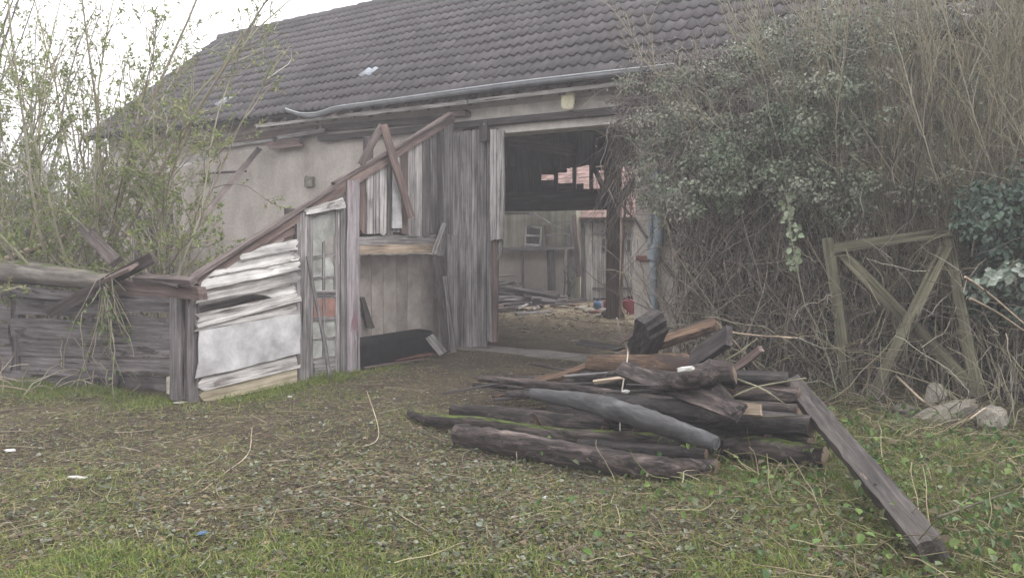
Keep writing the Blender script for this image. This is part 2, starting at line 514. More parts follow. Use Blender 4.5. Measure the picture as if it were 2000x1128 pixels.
# ---- bulk geometry
def tubes(C, r, cols, sides=3):
    """C (N,K,3), r (N,K), cols (N,3) -> V,F,colours"""
    C = np.asarray(C, float); N, K, _ = C.shape
    T = np.gradient(C, axis=1); T /= np.linalg.norm(T, axis=2, keepdims=True) + 1e-9
    h = np.where(np.abs(T[..., 2:3]) > .9, np.array([1., 0, 0]), np.array([0, 0, 1.]))
    A = np.cross(T, h); A /= np.linalg.norm(A, axis=2, keepdims=True) + 1e-9
    B = np.cross(T, A)
    th = np.arange(sides) * 2 * np.pi / sides
    V = C[:, :, None, :] + r[:, :, None, None] * (np.cos(th)[None, None, :, None] * A[:, :, None, :] + np.sin(th)[None, None, :, None] * B[:, :, None, :])
    idx = np.arange(N * K * sides).reshape(N, K, sides)
    a = idx[:, :-1]; b = idx[:, 1:]
    F = np.stack([a, np.roll(a, -1, 2), np.roll(b, -1, 2), b], -1).reshape(-1, 4)
    return V.reshape(-1, 3), F, np.repeat(np.asarray(cols), K * sides, 0)

def rnd_unit(n):
    v = NR.normal(size=(n, 3)); return v / np.linalg.norm(v, axis=1, keepdims=True)

def leaves(P, D, Nn, L, Wd, cols, fold=.25):
    """leaf blades with a mid-rib fold: base P, along D, facing Nn, length L, width Wd"""
    D = D / (np.linalg.norm(D, axis=1, keepdims=True) + 1e-9)
    S = np.cross(D, Nn); S /= np.linalg.norm(S, axis=1, keepdims=True) + 1e-9
    U = np.cross(S, D)
    L = L[:, None]; W = Wd[:, None]
    pts = [P, P + D * L * .30 + S * W * .5 + U * W * fold, P + D * L * .68 + S * W * .40 + U * W * fold * .6, P + D * L - U * L * .08,
           P + D * L * .68 - S * W * .40 + U * W * fold * .6, P + D * L * .30 - S * W * .5 + U * W * fold]
    V = np.stack(pts, 1); n = len(P)
    i = (np.arange(n) * 6)[:, None]
    F = np.concatenate([i + np.array([[0, 1, 2, 3]]), i + np.array([[0, 3, 4, 5]])])
    return V.reshape(-1, 3), F, np.repeat(cols, 6, 0)

def blades(P, D, L, Wd, bend, cols):
    """grass blades: base P, lean direction D (unit, mostly up)"""
    n = len(P)
    side = np.cross(D, rnd_unit(n)); side /= np.linalg.norm(side, axis=1, keepdims=True) + 1e-9
    out = np.cross(side, D)
    L = L[:, None]; W = Wd[:, None]; bend = bend[:, None]
    m = P + D * L * .55 + out * L * bend * .25
    t = P + D * L * .92 + out * L * bend - np.array([0, 0, 1.]) * L * bend * .35
    V = np.stack([P - side * W / 2, P + side * W / 2, m - side * W * .4, m + side * W * .4, t], 1)
    i = (np.arange(n) * 5)[:, None]
    F4 = i + np.array([[0, 1, 3, 2]]); F3 = i + np.array([[2, 3, 4]])
    return V.reshape(-1, 3), F4, F3, np.repeat(cols, 5, 0)

def pick(cols, n, jit=.18):
    c = np.array(cols)[NR.integers(0, len(cols), n)]
    return c * NR.uniform(1 - jit, 1 + jit, (n, 1)) * NR.uniform(.94, 1.06, (n, 3))

def join(parts):
    V = []; F = []; C = []; o = 0
    for v, f, c in parts:
        V.append(v); F.append(f + o); C.append(c); o += len(v)
    return np.vstack(V), np.vstack(F), np.vstack(C)

# ================================================================== ground
def build_ground():
    def axis(lo, hi, fine_lo, fine_hi, step):
        a = list(np.arange(fine_lo, fine_hi, step))
        s = step; v = fine_lo
        while v > lo: s *= 1.5; v -= s; a.insert(0, v)
        s = step; v = a[-1]
        while v < hi: s *= 1.5; v += s; a.append(v)
        return np.array(a)
    xs = axis(-900, 900, -13, 4, .11); ys = axis(-900, 900, 1.5, 19, .11)
    X, Y = np.meshgrid(xs, ys)
    Z = gz(X, Y)
    V = np.stack([X, Y, Z], -1).reshape(-1, 3)
    idx = np.arange(len(V)).reshape(len(ys), len(xs))
    F = np.stack([idx[:-1, :-1], idx[:-1, 1:], idx[1:, 1:], idx[1:, :-1]], -1).reshape(-1, 4)
    o = put('ground', mesh_np('ground', V, F, M['earth'], smooth=True))
    o['kind'] = 'structure'
build_ground()

# ================================================================== barn
WY = 9.0                      # barn front face
EY, EZ = 8.62, 3.50           # eave edge
PITCHK = .8
RY = 11.89; RZ = EZ + PITCHK * (RY - EY)
BL, BR = -15.9, 5.2           # left gable, right end
barn = thing('barn', 'long old barn with grey plastered wall and dark tiled roof', 'barn', (-6, WY, 0))
OPL, OPR, OPZ = -6.75, PY(1240, 500, WY).x, (PY(980, 264, WY).z + PY(1208, 237, WY).z) / 2

def wall_with_opening():
    x0, x1, y0, y1, zt = BL + .25, BR, WY, WY + .38, 3.70
    V = []; F = []
    def bx(a, b):
        i = len(V)
        for x in (a[0], b[0]):
            for y in (a[1], b[1]):
                for z in (a[2], b[2]): V.append((x, y, z))
        for f in [(0, 1, 3, 2), (4, 6, 7, 5), (0, 4, 5, 1), (2, 3, 7, 6), (0, 2, 6, 4), (1, 5, 7, 3)]: F.append(tuple(i + k for k in f))
    bx((x0, y0, -.2), (OPL, y1, zt)); bx((OPR, y0, -.2), (x1, y1, zt)); bx((OPL, y0, OPZ + .11), (OPR, y1, zt))
    put('front_wall', mesh_np('front_wall', V, np.array(F), M['plaster']), barn)
wall_with_opening()
# gable and back masonry, mostly out of sight
def gable(x, th):
    V = []; pts = [(WY + .39, -.2), (13.9, -.2), (13.9, 4.25), (RY, RZ - .25), (WY + .39, 3.85)]
    for xx in (x, x + th):
        for y, z in pts: V.append((xx, y, z))
    F = [np.array([[4, 3, 2, 1, 0]]), np.array([[5, 6, 7, 8, 9]]), np.array([[i, (i + 1) % 5, (i + 1) % 5 + 5, i + 5] for i in range(5)])]
    put('gable_wall', mesh_np('gable_wall', V, F, M['plaster']), barn)
gable(BL + .25, .35); gable(BR - .35, .35)

# lintel strip, sliding-door track and timber under the eave
lz = OPZ
M['limewash_lift'] = plain('limewash_lift', (.42, .395, .36), (.62, .585, .54), 5, rough=.9, bmp=.5)  # lintel whitewash; also pales the wall band against the eave's shade
box('lintel', (-6.3, WY - .004, lz), (OPR + .05, WY + .36, lz + .10), M['limewash_lift'], barn)
box('wall_band', (PY(890, 240, WY).x, WY - .012, lz + .11), (OPR + .6, WY + .1, 3.33), M['limewash_lift'], barn)  # plaster strip coloured paler to make up for the eave's shade
tr0 = PY(627, 290, WY - .05); tr1 = PY(1238, 214, WY - .05)
plank('door_track', (tr0.x, WY - .06, lz + .15), (tr1.x, WY - .06, lz + .15), .085, .10, M['dark_wood'], barn, face=(0, -1, 0), rag=.02)
pl0 = PY(400, 283, WY - .04); pl1 = PY(640, 248, WY - .04); pl2 = PY(880, 235, WY - .04)
plank('wall_plate', PY(630, 250, WY - .04), PY(872, 232, WY - .04), .10, .06, M['red_wood'], barn, face=(0, -1, 0))
plank('wall_plate', PY(885, 224, WY - .08), PY(914, 221, WY - .08), .085, .14, M['brown_wood'], barn, face=(0, -1, 0))
plank('wall_plate', PY(395, 292, WY - .05), PY(535, 272, WY - .05), .06, .06, M['pale_wood'], barn, face=(0, -1, 0))
plank('wall_plate', PY(380, 281, WY - .06), PY(620, 252, WY - .06), .12, .08, M['brown_wood'], barn, face=(0, -1, 0))
plank('wall_plate', PY(525, 285, WY - .12), PY(588, 277, WY - .12), .13, .05, M['brown_wood'], barn, face=(0, -1, 0), rag=.06)
plank('wall_plate', PY(540, 270, WY - .15), PY(634, 255, WY - .15), .07, .03, M['grey_wood'], barn, face=(0, -1, 0), rag=.05)

# ---- roof
slope = Vector((0, 1, PITCHK)).normalized(); rn = Vector((0, -PITCHK, 1)).normalized()
ax = Vector((1, 0, 0))
def roofp(x, s, h=0.0): return Vector((x, EY, EZ)) + slope * s + rn * h
SL = (Vector((0, RY, RZ)) - Vector((0, EY, EZ))).length
def slab(name, corners, th, mat, parent):
    c = [Vector(p) for p in corners]; n = (c[1] - c[0]).cross(c[3] - c[0]).normalized()
    V = [tuple(p) for p in c] + [tuple(p - n * th) for p in c]
    F = [(0, 1, 2, 3), (7, 6, 5, 4), (0, 4, 5, 1), (1, 5, 6, 2), (2, 6, 7, 3), (3, 7, 4, 0)]
    return put(name, mesh_np(name, V, np.array(F), mat), parent)
roof = slab('roof', [roofp(BL, .03, -.02), roofp(BR, .03, -.02), roofp(BR, SL, -.02), roofp(BL, SL, -.02)], .05, M['dark_wood'], barn)
slab('rear_roof', [(BL, RY, RZ), (BR, RY, RZ), (BR, 14.0, RZ - 1.7), (BL, 14.0, RZ - 1.7)], .06, M['dark_wood'], barn)

ROWS, TW, TE = 14, .30, SL / 14
def tile_mesh(fine=True):
    n = 13
    xs = np.linspace(0, TW * 1.02, n)
    ph = xs / .15 * 2 * np.pi
    prof = .017 * (np.cos(ph) + .25 * np.cos(2 * ph))
    L = TE + .045; tip = .032
    V = []
    for s, h in ((-.012, tip), (L, .0)):
        for x, p in zip(xs, prof): V.append((x - TW / 2, s, p + h + .012))
    for x, p in zip(xs, prof): V.append((x - TW / 2, -.012, p + tip - .010))
    F = []
    for j in range(n - 1):
        F.append((j, j + 1, n + j + 1, n + j)); F.append((2 * n + j, 2 * n + j + 1, j + 1, j))
    return V, F
tv, tf = tile_mesh()
tme = mesh_np('roof_tile', tv, np.array(tf), M['roof_tile'])
sm = np.zeros(len(tf), bool); sm[0::2] = True
tme.polygons.foreach_set('use_smooth', sm)
glass_tile = tme.copy(); glass_tile.materials.clear(); glass_tile.materials.append(M['clear_pane'])
cols_n = int((BR - BL) / TW)
slots = []
RM = Matrix(((1, 0, 0), (0, slope.y, rn.y), (0, slope.z, rn.z))).to_4x4()
gl1 = PX; 
def roof_hit(px, py):
    d = ray(px, py); o = Vector((0, EY, EZ)); return CAM + d * ((o - CAM).dot(rn) / d.dot(rn))
glass_at = []
for px, py in ((452, 194), (728, 150)):
    h = roof_hit(px, py); s = (h - Vector((h.x, EY, EZ))).dot(slope)
    glass_at.append((int((h.x - BL) / TW), int(s / TE)))
for i in range(ROWS):
    for j in range(cols_n):
        x = BL + TW * (j + .5)
        sag = .012 * math.sin(x * 1.3 + i * .4) * math.sin(i * .5) + .005 * math.sin(x * 3.7 + 1.3 * i)
        p = roofp(x, i * TE + R.uniform(-.006, .006), sag + R.uniform(-.003, .003))
        rot = Matrix.Rotation(R.uniform(-.012, .012), 4, 'Z') @ Matrix.Rotation(R.uniform(-.012, .012), 4, 'X')
        v = p - CAM; fx = CM.transposed() @ v
        vis = abs(fx.x / -fx.z) < .62 and fx.y / -fx.z < .37
        slots.append((v.length + (0 if vis else 100) + (30 if x > PX(1450, 100, -2).x else 0), i, j, Matrix.Translation(p) @ RM @ rot))
slots.sort(key=lambda q: q[0])
single = [q for q in slots if (q[2], q[1]) in glass_at] + [q for q in slots if (q[2], q[1]) not in glass_at][:296]
rest = [q for q in slots if (q[2], q[1]) not in glass_at][296:]
for q in single:
    g = (q[2], q[1]) in glass_at
    o = put('glass_tile' if g else 'roof_tile', glass_tile if g else tme, roof, q[3])
tva = np.array(tv); nV = len(tva)
BV = []; 
for q in rest:
    m4 = np.array(q[3]); BV.append(tva @ m4[:3, :3].T + m4[:3, 3])
BF = np.concatenate([np.array(tf) + k * nV for k in range(len(rest))])
me = mesh_np('far_roof_tiles', np.vstack(BV), BF, M['roof_tile'])
me.polygons.foreach_set('use_smooth', np.tile(sm, len(rest)))
o = put('far_roof_tiles', me, roof); o['kind'] = 'stuff'
# ridge caps
def ridge_mesh():
    n = 9; V = []; th = np.linspace(-.15 * np.pi, 1.15 * np.pi, n)
    for x, r in ((0, .125), (.40, .105)):
        for t in th: V.append((x, math.cos(t) * r, math.sin(t) * r))
    for t in th: V.append((0, math.cos(t) * .105, math.sin(t) * .105))
    F = []
    for j in range(n - 1):
        F.append((j, n + j, n + j + 1, j + 1)); F.append((j, j + 1, 2 * n + j + 1, 2 * n + j))
    return mesh_np('ridge_tile', V, np.array(F), M['roof_tile'])
rme = ridge_mesh()
for k in range(int((2 - BL) / .37)):
    put('ridge_tile', rme, barn, Matrix.Translation((BL + k * .37, RY + .02, RZ + .0 + R.uniform(-.006, .006))) @ Matrix.Rotation(R.uniform(-.02, .02), 4, 'Z'))
# verge board on the left gable
plank('verge_board', roofp(BL - .02, 0, -.05), roofp(BL - .02, SL, -.05), .14, .03, M['dark_wood'], barn, face=(-1, 0, 0))

# ---- rafter tails, soffit, gutter
x = -14.0
while x < -3.4:
    p = Vector((x, WY + .2, EZ + PITCHK * (WY + .2 - EY) - .16)); q = Vector((x, EY + .07, EZ - .135 + R.uniform(-.01, .01)))
    plank('rafter_tail', p, q, .085, .09, M['brown_wood'], barn, face=(0, -.8, 1), seg=1, m=1, rag=.008)
    x += .36 + R.uniform(-.02, .02)
sa = PY(500, 256, EY + .03); sb = PY(1240, 160, EY + .03)
plank('eave_board', (sa.x, EY + .03, EZ - .13), (-6.4, EY + .03, EZ - .125), .05, .022, M['pale_wood'], barn, face=(0, -1, 0), seg=12, edge=.008)
plank('eave_board', (-6.38, EY + .03, EZ - .125), (sb.x, EY + .03, EZ - .12), .05, .022, M['pale_wood'], barn, face=(0, -1, 0), seg=6)

M['bead_highlight'] = plain('bead_highlight', (.36, .38, .40), (.5, .52, .54), 9, rough=.5)  # paler zinc, drawing the highlight along the gutter rim in colour
def gutter():
    xa = PY(568, 230, EY - .07).x; xb = PY(1320, 140, EY - .07).x
    n = 40; th = np.linspace(np.pi, 2 * np.pi, 9); V = []
    for i in range(n + 1):
        t = i / n; x = xa + (xb - xa) * t
        y = EY - .075 - .05 * max(0, 1 - t * 10); z = EZ - .005 - .08 * math.exp(-((t - .07) / .06) ** 2) + .06 * max(0, 1 - t * 14) - .012 * math.sin(t * 7)
        r = .048
        for k in (r, r - .006):
            for a in th: V.append((x, y + math.cos(a) * k, z + math.sin(a) * k + (.012 if a == th[0] else 0)))
    V = np.array(V).reshape(n + 1, 2, 9, 3)
    idx = np.arange(V[..., 0].size).reshape(n + 1, 2, 9)
    F = []
    for i in range(n):
        for j in range(8):
            F.append((idx[i, 0, j], idx[i, 0, j + 1], idx[i + 1, 0, j + 1], idx[i + 1, 0, j]))
            F.append((idx[i, 1, j], idx[i + 1, 1, j], idx[i + 1, 1, j + 1], idx[i, 1, j + 1]))
        for j in (0, 8): F.append((idx[i, 0, j], idx[i + 1, 0, j], idx[i + 1, 1, j], idx[i, 1, j]))
    g = put('gutter', mesh_np('gutter', V.reshape(-1, 3), np.array(F), M['zinc'], smooth=True), barn)
    # rolled front bead
    C = V[:, 0, 0, :] + np.array([0, -.004, .004]); log('gutter_bead', [Vector(C[i]) for i in range(0, n + 1, 2)], .009, M['bead_highlight'], g, sides=5, rings=41, wob=0)
gutter()

# ---- downpipe on the pillar
dp = PY(1276, 500, WY - .1)
log('downpipe', [PY(1277, 640, WY - .1) + Vector((0, 0, -.5)), PY(1276, 560, WY - .1), PY(1276, 505, WY - .1)], .052, M['pipe'], barn, sides=12, wob=0, rings=8)
log('downpipe', [PY(1276, 508, WY - .1), PY(1278, 490, WY - .1), PY(1286, 468, WY - .12), PY(1286, 405, WY - .12), PY(1286, 330, WY - .12)], [.075, .078, .062, .056, .056], M['pipe'], barn, sides=12, wob=0, rings=24)
log('downpipe', [PY(1270, 486, WY - .11), PY(1271, 450, WY - .13), PY(1273, 418, WY - .13)], [.03, .035, .03], M['pipe'], barn, sides=8, wob=.15, rings=8)
box('pipe_bracket', (PY(1246, 500, WY).x, WY - .06, PY(1246, 508, WY).z), (PY(1284, 500, WY).x, WY - .003, PY(1246, 499, WY).z), M['rusty'], barn)

# ---- broken plaster with a block showing
hp = PY(606, 354, WY)
box('wall_block', (hp.x - .09, WY - .05, hp.z - .09), (hp.x + .1, WY + .05, hp.z + .07), M['stone'], barn)
box('wall_socket', (hp.x - .10, WY - .012, hp.z - .01), (hp.x - .05, WY + .05, hp.z + .09), M['dark_wood'], barn)

# ---- inside: back framing
BY = 13.7
post_x = PY(1200, 400, BY).x
plank('post', (post_x, BY, gzp(post_x, BY) - .05), (post_x, BY, 4.4), .26, .22, M['brown_wood'], barn, face=(.3, -1, 0))
bz0, bz1 = PY(1100, 411, BY).z, PY(1100, 372, BY).z
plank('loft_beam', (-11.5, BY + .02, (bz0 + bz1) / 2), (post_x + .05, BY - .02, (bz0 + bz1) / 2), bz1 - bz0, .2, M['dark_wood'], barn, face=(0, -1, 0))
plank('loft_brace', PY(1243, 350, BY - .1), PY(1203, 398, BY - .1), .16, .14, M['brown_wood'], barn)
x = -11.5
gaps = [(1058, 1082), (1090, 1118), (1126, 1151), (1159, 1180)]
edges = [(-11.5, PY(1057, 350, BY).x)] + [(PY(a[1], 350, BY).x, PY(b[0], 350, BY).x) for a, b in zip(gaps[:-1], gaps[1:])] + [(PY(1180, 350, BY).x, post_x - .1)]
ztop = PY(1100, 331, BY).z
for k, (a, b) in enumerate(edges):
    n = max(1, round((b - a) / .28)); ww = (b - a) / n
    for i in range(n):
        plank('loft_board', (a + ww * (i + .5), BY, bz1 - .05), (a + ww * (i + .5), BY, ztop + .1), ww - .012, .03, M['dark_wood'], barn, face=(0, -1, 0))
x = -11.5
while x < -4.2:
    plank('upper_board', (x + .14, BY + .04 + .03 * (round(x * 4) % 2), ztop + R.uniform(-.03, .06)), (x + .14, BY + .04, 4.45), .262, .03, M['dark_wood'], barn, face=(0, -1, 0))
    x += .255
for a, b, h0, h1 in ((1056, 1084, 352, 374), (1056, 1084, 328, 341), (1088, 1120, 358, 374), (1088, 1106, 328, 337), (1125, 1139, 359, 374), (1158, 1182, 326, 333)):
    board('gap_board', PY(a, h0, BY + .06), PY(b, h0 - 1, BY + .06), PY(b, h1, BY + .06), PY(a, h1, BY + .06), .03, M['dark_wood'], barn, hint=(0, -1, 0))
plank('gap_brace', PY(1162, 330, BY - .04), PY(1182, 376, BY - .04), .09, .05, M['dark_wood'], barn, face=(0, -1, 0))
# cross beams, and unseen side partitions added to darken the inside
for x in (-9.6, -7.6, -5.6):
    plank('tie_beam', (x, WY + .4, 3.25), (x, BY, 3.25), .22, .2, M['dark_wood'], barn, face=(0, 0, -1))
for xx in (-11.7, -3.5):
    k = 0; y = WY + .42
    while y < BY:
        plank('dimming_board', (xx, y + .14, -.05), (xx, y + .14, 3.4), .275, .03, M['dark_wood'], barn, face=(1, 0, 0), seg=1, m=1)
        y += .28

# ================================================================== sliding door
door = thing('sliding_door', 'tall sliding barn door of grey vertical planks', 'door', (PY(930, 680, WY - .12).x, WY - .12, 0))
DY = WY - .13
dxs = [887, 898, 910, 921, 932, 950]
for i, (a, b) in enumerate(zip(dxs[:-1], dxs[1:])):
    top = 258 - i * 1.2
    board('plank', PY(a, top, DY), PY(a, 681 - i, DY), PY(b - .8, 680 - i, DY), PY(b - .8, top, DY), .035, M['grey_wood'], door, seg=4, edge=.006)
for a, b, o in ((951, 961, .03), (962, 971, .03)):
    board('plank', PY(a, 252, DY + o), PY(a, 668, DY + o), PY(b, 667, DY + o), PY(b, 252, DY + o), .03, M['grey_wood'] if a < 960 else M['brown_wood'], door, seg=4)
for a, b, t, bt in ((957, 969, 254, 469), (970, 984, 254, 467)):
    board('plank', PY(a, t, DY - .04), PY(a, bt, DY - .04), PY(b, bt - 1, DY - .04), PY(b, t, DY - .04), .03, M['pale_wood'], door, seg=4, edge=.008)
board('broken_plank', PY(974, 467, DY), PY(972, 508, DY), PY(979, 500, DY), PY(982, 467, DY), .025, M['grey_wood'], door)
plank('hanger', PY(945, 236, DY - .07), PY(945, 276, DY - .07), .13, .05, M['dark_wood'], door, face=(0, -1, 0))
box('bolt_head', PY(943.5, 245, DY - .11), PY(946.5, 241, DY - .11) + Vector((0, .04, 0)), M['zinc'], door)
plank('door_ledge', PY(888, 300, DY + .06), PY(970, 292, DY + .06), .14, .03, M['grey_wood'], door, face=(0, -1, 0))
plank('door_ledge', PY(888, 600, DY + .06), PY(970, 590, DY + .06), .14, .03, M['grey_wood'], door, face=(0, -1, 0))

# door sill of worn concrete
sill = thing('door_sill', 'worn concrete sill strip at the foot of the barn opening', 'sill', (-5.4, WY - .1, 0))
plank('sill_slab', (-6.85, WY - .05, gzp(-6.85, WY) - .02), (OPR + .05, WY - .05, gzp(OPR, WY) - .02), .45, .1, plain('sill', (.13, .12, .11), (.22, .2, .185), 6, rough=.9, bmp=.6), sill, face=(0, 0, 1), seg=8, edge=.02, warp=.012)

# ================================================================== flood light under the eave
fl = thing('flood_light', 'cream flood light fixed under the gutter above the opening', 'lamp', PY(1111, 195, WY - .16))
fp = PY(1111, 195, WY - .16)
def lamp():
    w0, h0 = .085, .11
    V = []
    for y, s in ((-.075, 1.0), (-.06, 1.06), (.02, .9), (.075, .5)):
        for a in range(12):
            t = a / 12 * 2 * math.pi
            cx = math.copysign(abs(math.cos(t)) ** .5, math.cos(t)); cz = math.copysign(abs(math.sin(t)) ** .5, math.sin(t))
            V.append((cx * w0 * s, y, cz * h0 * s))
    idx = np.arange(48).reshape(4, 12)
    F = [tuple((idx[i, j], idx[i, (j + 1) % 12], idx[i + 1, (j + 1) % 12], idx[i + 1, j])) for i in range(3) for j in range(12)]
    mw = Matrix.Translation(fp) @ Matrix.Rotation(.35, 4, 'Z') @ Matrix.Rotation(.12, 4, 'Y') @ Matrix.Rotation(.35, 4, 'X')
    put('housing', mesh_np('housing', V, [np.array(F), idx[0][None, ::-1], idx[3][None, :]], M['cream_plastic'], smooth=False), fl, mw)
    Vl = [(x * .9, y - .004, z * .9) for x, y, z in V[:12]] + [(x * .9, y + .004, z * .9) for x, y, z in V[:12]]
    Fl = [(j, (j + 1) % 12, 12 + (j + 1) % 12, 12 + j) for j in range(12)]
    put('lens', mesh_np('lens', Vl, [np.array(Fl), np.arange(12)[None, ::-1]], M['cream_plastic']), fl, mw)
lamp()
log('cable', [fp + Vector((0, 0, -.1)), fp + Vector((.06, .05, -.19)), fp + Vector((.2, .13, -.18))], .009, M['red_wood'], fl, sides=5, rings=8, wob=0)
box('bracket', fp + Vector((-.02, .05, -.02)), fp + Vector((.02, .16, .02)), M['rusty'], fl)

# ================================================================== lean-to shed
EX = -6.65
def E(px, py, off=0.0): return PX(px, py, EX + off)
shed = thing('lean_to_shed', 'collapsing lean-to shed with peeling white boards and no roof covering', 'shed', (EX, 6.5, 0))
def vb(name, xl, xr, yt, yb, off, mat, parent=None, thick=.025, **kw):
    ytl, ytr = yt if isinstance(yt, tuple) else (yt, yt); ybl, ybr = yb if isinstance(yb, tuple) else (yb, yb)
    xl0, xl1 = xl if isinstance(xl, tuple) else (xl, xl); xr0, xr1 = xr if isinstance(xr, tuple) else (xr, xr)
    return board(name, E(xl0, ytl, off), E(xl1, ybl, off), E(xr1, ybr, off), E(xr0, ytr, off), thick, M[mat], parent or shed, hint=(1, 0, 0), **kw)
def hb(name, xl, xr, L, Rr, off, mat, parent=None, thick=.025, **kw):
    tilt = .03 if name.startswith('cladding_board') else 0
    xa, xb = xl if isinstance(xl, tuple) else (xl, xl); ra, rb = xr if isinstance(xr, tuple) else (xr, xr)
    return board(name, E(xa, L[0], off), E(ra, Rr[0], off), E(rb, Rr[1], off + tilt), E(xb, L[1], off + tilt), thick, M[mat], parent or shed, hint=(1, 0, 0), seg=7, edge=.006, rag=.035, warp=.003, m=3, **kw)
# corner posts (two timbers side by side) and other posts
vb('corner_post', 346, 366, 582, 781, -.02, 'shed_wood', thick=.12, edge=.006)
vb('corner_post', 366.5, 388, 578, 786, .02, 'shed_wood', thick=.14, edge=.006)
vb('door_post', 581, 604, 415, 744, .04, 'grey_wood', thick=.12)
vb('door_post', 666, 674, 393, 735, .02, 'grey_wood', thick=.06)
vb('door_post', 674.5, 679, 360, 732, .0, 'dark_wood', thick=.05)
vb('main_post', 679, 703, 352, 728, .05, 'purple_post', thick=.14, edge=.008)
vb('wall_post', 868, 886, (232, 226), 690, .03, 'grey_wood', thick=.12)
vb('wall_post', 879, 893, 458, 684, .10, 'grey_wood', thick=.05)
# horizontal cladding, paint flaking
hb('cladding_board', (474, 470), 583, (489, 506), (466, 487), .03, 'white_paint')
hb('cladding_board', (432, 405), 584, (517, 540), (488, 508), .025, 'white_paint')
hb('cladding_board', (400, 388), 585, (541, 568), (509, 527), .035, 'white_paint')
hb('cladding_board', 388, 585, (569, 592), (528, 551), .025, 'pale_wood')
hb('cladding_board', (500, 540), 583, (574, 582), (553, 569), .0, 'white_paint')
hb('cladding_board', 386, 586, (613, 641), (570, 588), .03, 'pale_wood')
hb('cladding_board', 387, 586, (622, 645), (589, 611), .015, 'pale_wood')
hb('cladding_sheet', 386, 588, (646, 738), (612, 690), .055, 'sheet_paint', thick=.01)
hb('cladding_board', 393, 587, (736, 765), (692, 717), .02, 'pale_wood')
hb('sill_beam', 396, 588, (763, 786), (717, 745), .035, 'sill_wood', thick=.08)
# inner lining seen through the gap
hb('lining_board', 388, 585, (596, 612), (555, 570), -.35, 'shed_wood')
# rafter along the sloping top, with capping boards
plank('rafter', E(379, 548, .0), E(882, 228, .0), .12, .08, M['brown_wood'], shed, face=(1, 0, 0), seg=8)
plank('rafter_cap', E(372, 546, .06), E(655, 362, .06), .03, .09, M['red_wood'], shed, face=(1, 0, 0), seg=6)
plank('rafter_cap', E(650, 359, .06), E(882, 224, .06), .03, .055, M['red_wood'], shed, face=(1, 0, 0), seg=6)
hb('rafter_cheek', 556, (640, 632), (455, 482), (383, 432), -.02, 'brown_wood')
hb('rafter_cheek', 430, (600, 590), (510, 522), (412, 450), .0, 'brown_wood')
hb('head_board', 597, 672, (408, 419), (386, 406), .06, 'white_paint')
hb('head_board', 620, 674, (392, 404), (366, 386), .03, 'red_wood')
box('rafter_stub', E(566, 418, .0) - Vector((.03, .05, .05)), E(566, 418, .0) + Vector((.03, .05, .06)), M['dark_wood'], shed)
# broken glazed door
gd = vb('glazed_door', 604, 611, 418, 735, .0, 'grey_wood', thick=.04)
vb('door_stile', 656, 666, 408, 730, .0, 'grey_wood', gd, thick=.04)
for L, Rr in (((418, 426), (405, 412)), ((500, 506), (493, 499)), ((541, 546), (537, 542)), ((567, 583), (566, 581)), ((620, 628), (617, 625)), ((659, 663), (657, 661)), ((700, 736), (694, 731))):
    hb('door_rail', 611, 656, L, Rr, -.004, 'grey_wood', gd, thick=.03)
vb('glazing_bar', 631, 635, 470, 702, -.002, 'grey_wood', gd, thick=.025)
hb('lower_panel', 612, 655, (584, 620), (582, 617), -.02, 'ply', gd, thick=.015)
for a, b, L, Rr in ((612, 630, (584, 619), (583, 618)), (635, 655, (583, 618), (582, 617))):
    board('brick_panel', E(a, L[0], -.008), E(b, Rr[0], -.008), E(b, Rr[1], -.008), E(a, L[1], -.008), .01, M['brick'], gd, hint=(1, 0, 0))
def pane(pts, off=-.015):
    P = [E(x, y, off) for x, y in pts]; n = len(P)
    V = [tuple(p) for p in P] + [tuple(p - Vector((.004, 0, 0))) for p in P]
    F = [np.arange(n)[None, :], np.arange(2 * n - 1, n - 1, -1)[None, :], np.array([[i, i + n, (i + 1) % n + n, (i + 1) % n] for i in range(n)])]
    put('pane', mesh_np('pane', V, F, M['old_glass']), gd)
pane([(611, 425), (656, 412), (655, 457), (640, 462), (632, 500), (626, 500), (611, 502)])
pane([(611, 506), (630, 503), (630, 541), (611, 541)])
pane([(635, 503), (643, 502), (652, 520), (652, 537), (635, 540)])
pane([(611, 547), (630, 546), (630, 567), (611, 567)])
pane([(635, 545), (650, 544), (651, 565), (635, 566)])
pane([(611, 629), (630, 627), (630, 659), (611, 659)])
pane([(635, 627), (656, 625), (656, 657), (635, 659)])
pane([(611, 664), (630, 663), (630, 700), (611, 701)])
pane([(635, 663), (656, 661), (656, 694), (635, 697)])
# upper vertical planks beside the barn
xs = [703, 716, 730, 742, 757, 768, 783, 797, 811, 826, 842, 856, 869]
def rafy(x): return 548 + (x - 379) * (228 - 548) / (882 - 379) + 6
for i, (a, b) in enumerate(zip(xs[:-1], xs[1:])):
    yb = [452, 457, 458, 459, 461, 449, 455, 462, 462, 461, 460, 458][i]
    vb('wall_plank', a, b - 1.2, (rafy(a), rafy(b)), (yb - 1, yb), R.uniform(-.02, .01), ['brown_wood', 'pale_wood', 'grey_wood', 'pale_wood', 'shed_wood', 'grey_wood', 'brown_wood', 'grey_wood', 'pale_wood', 'shed_wood', 'grey_wood', 'shed_wood'][i], edge=.006, rag=.03)
vb('loose_plank', (768, 766), (779, 786), 300, 446, .03, 'sheet_paint', thick=.015)
plank('slant_board', E(749, 244, .12), E(803, 425, .08), .11, .025, M['brown_wood'], shed, face=(1, -.2, 0))
plank('slant_board', E(745, 246, .1), E(704, 322, .06), .08, .03, M['red_wood'], shed, face=(1, -.2, 0))
vb('stub_post', 716, 729, 266, 330, -.3, 'dark_wood', thick=.06)
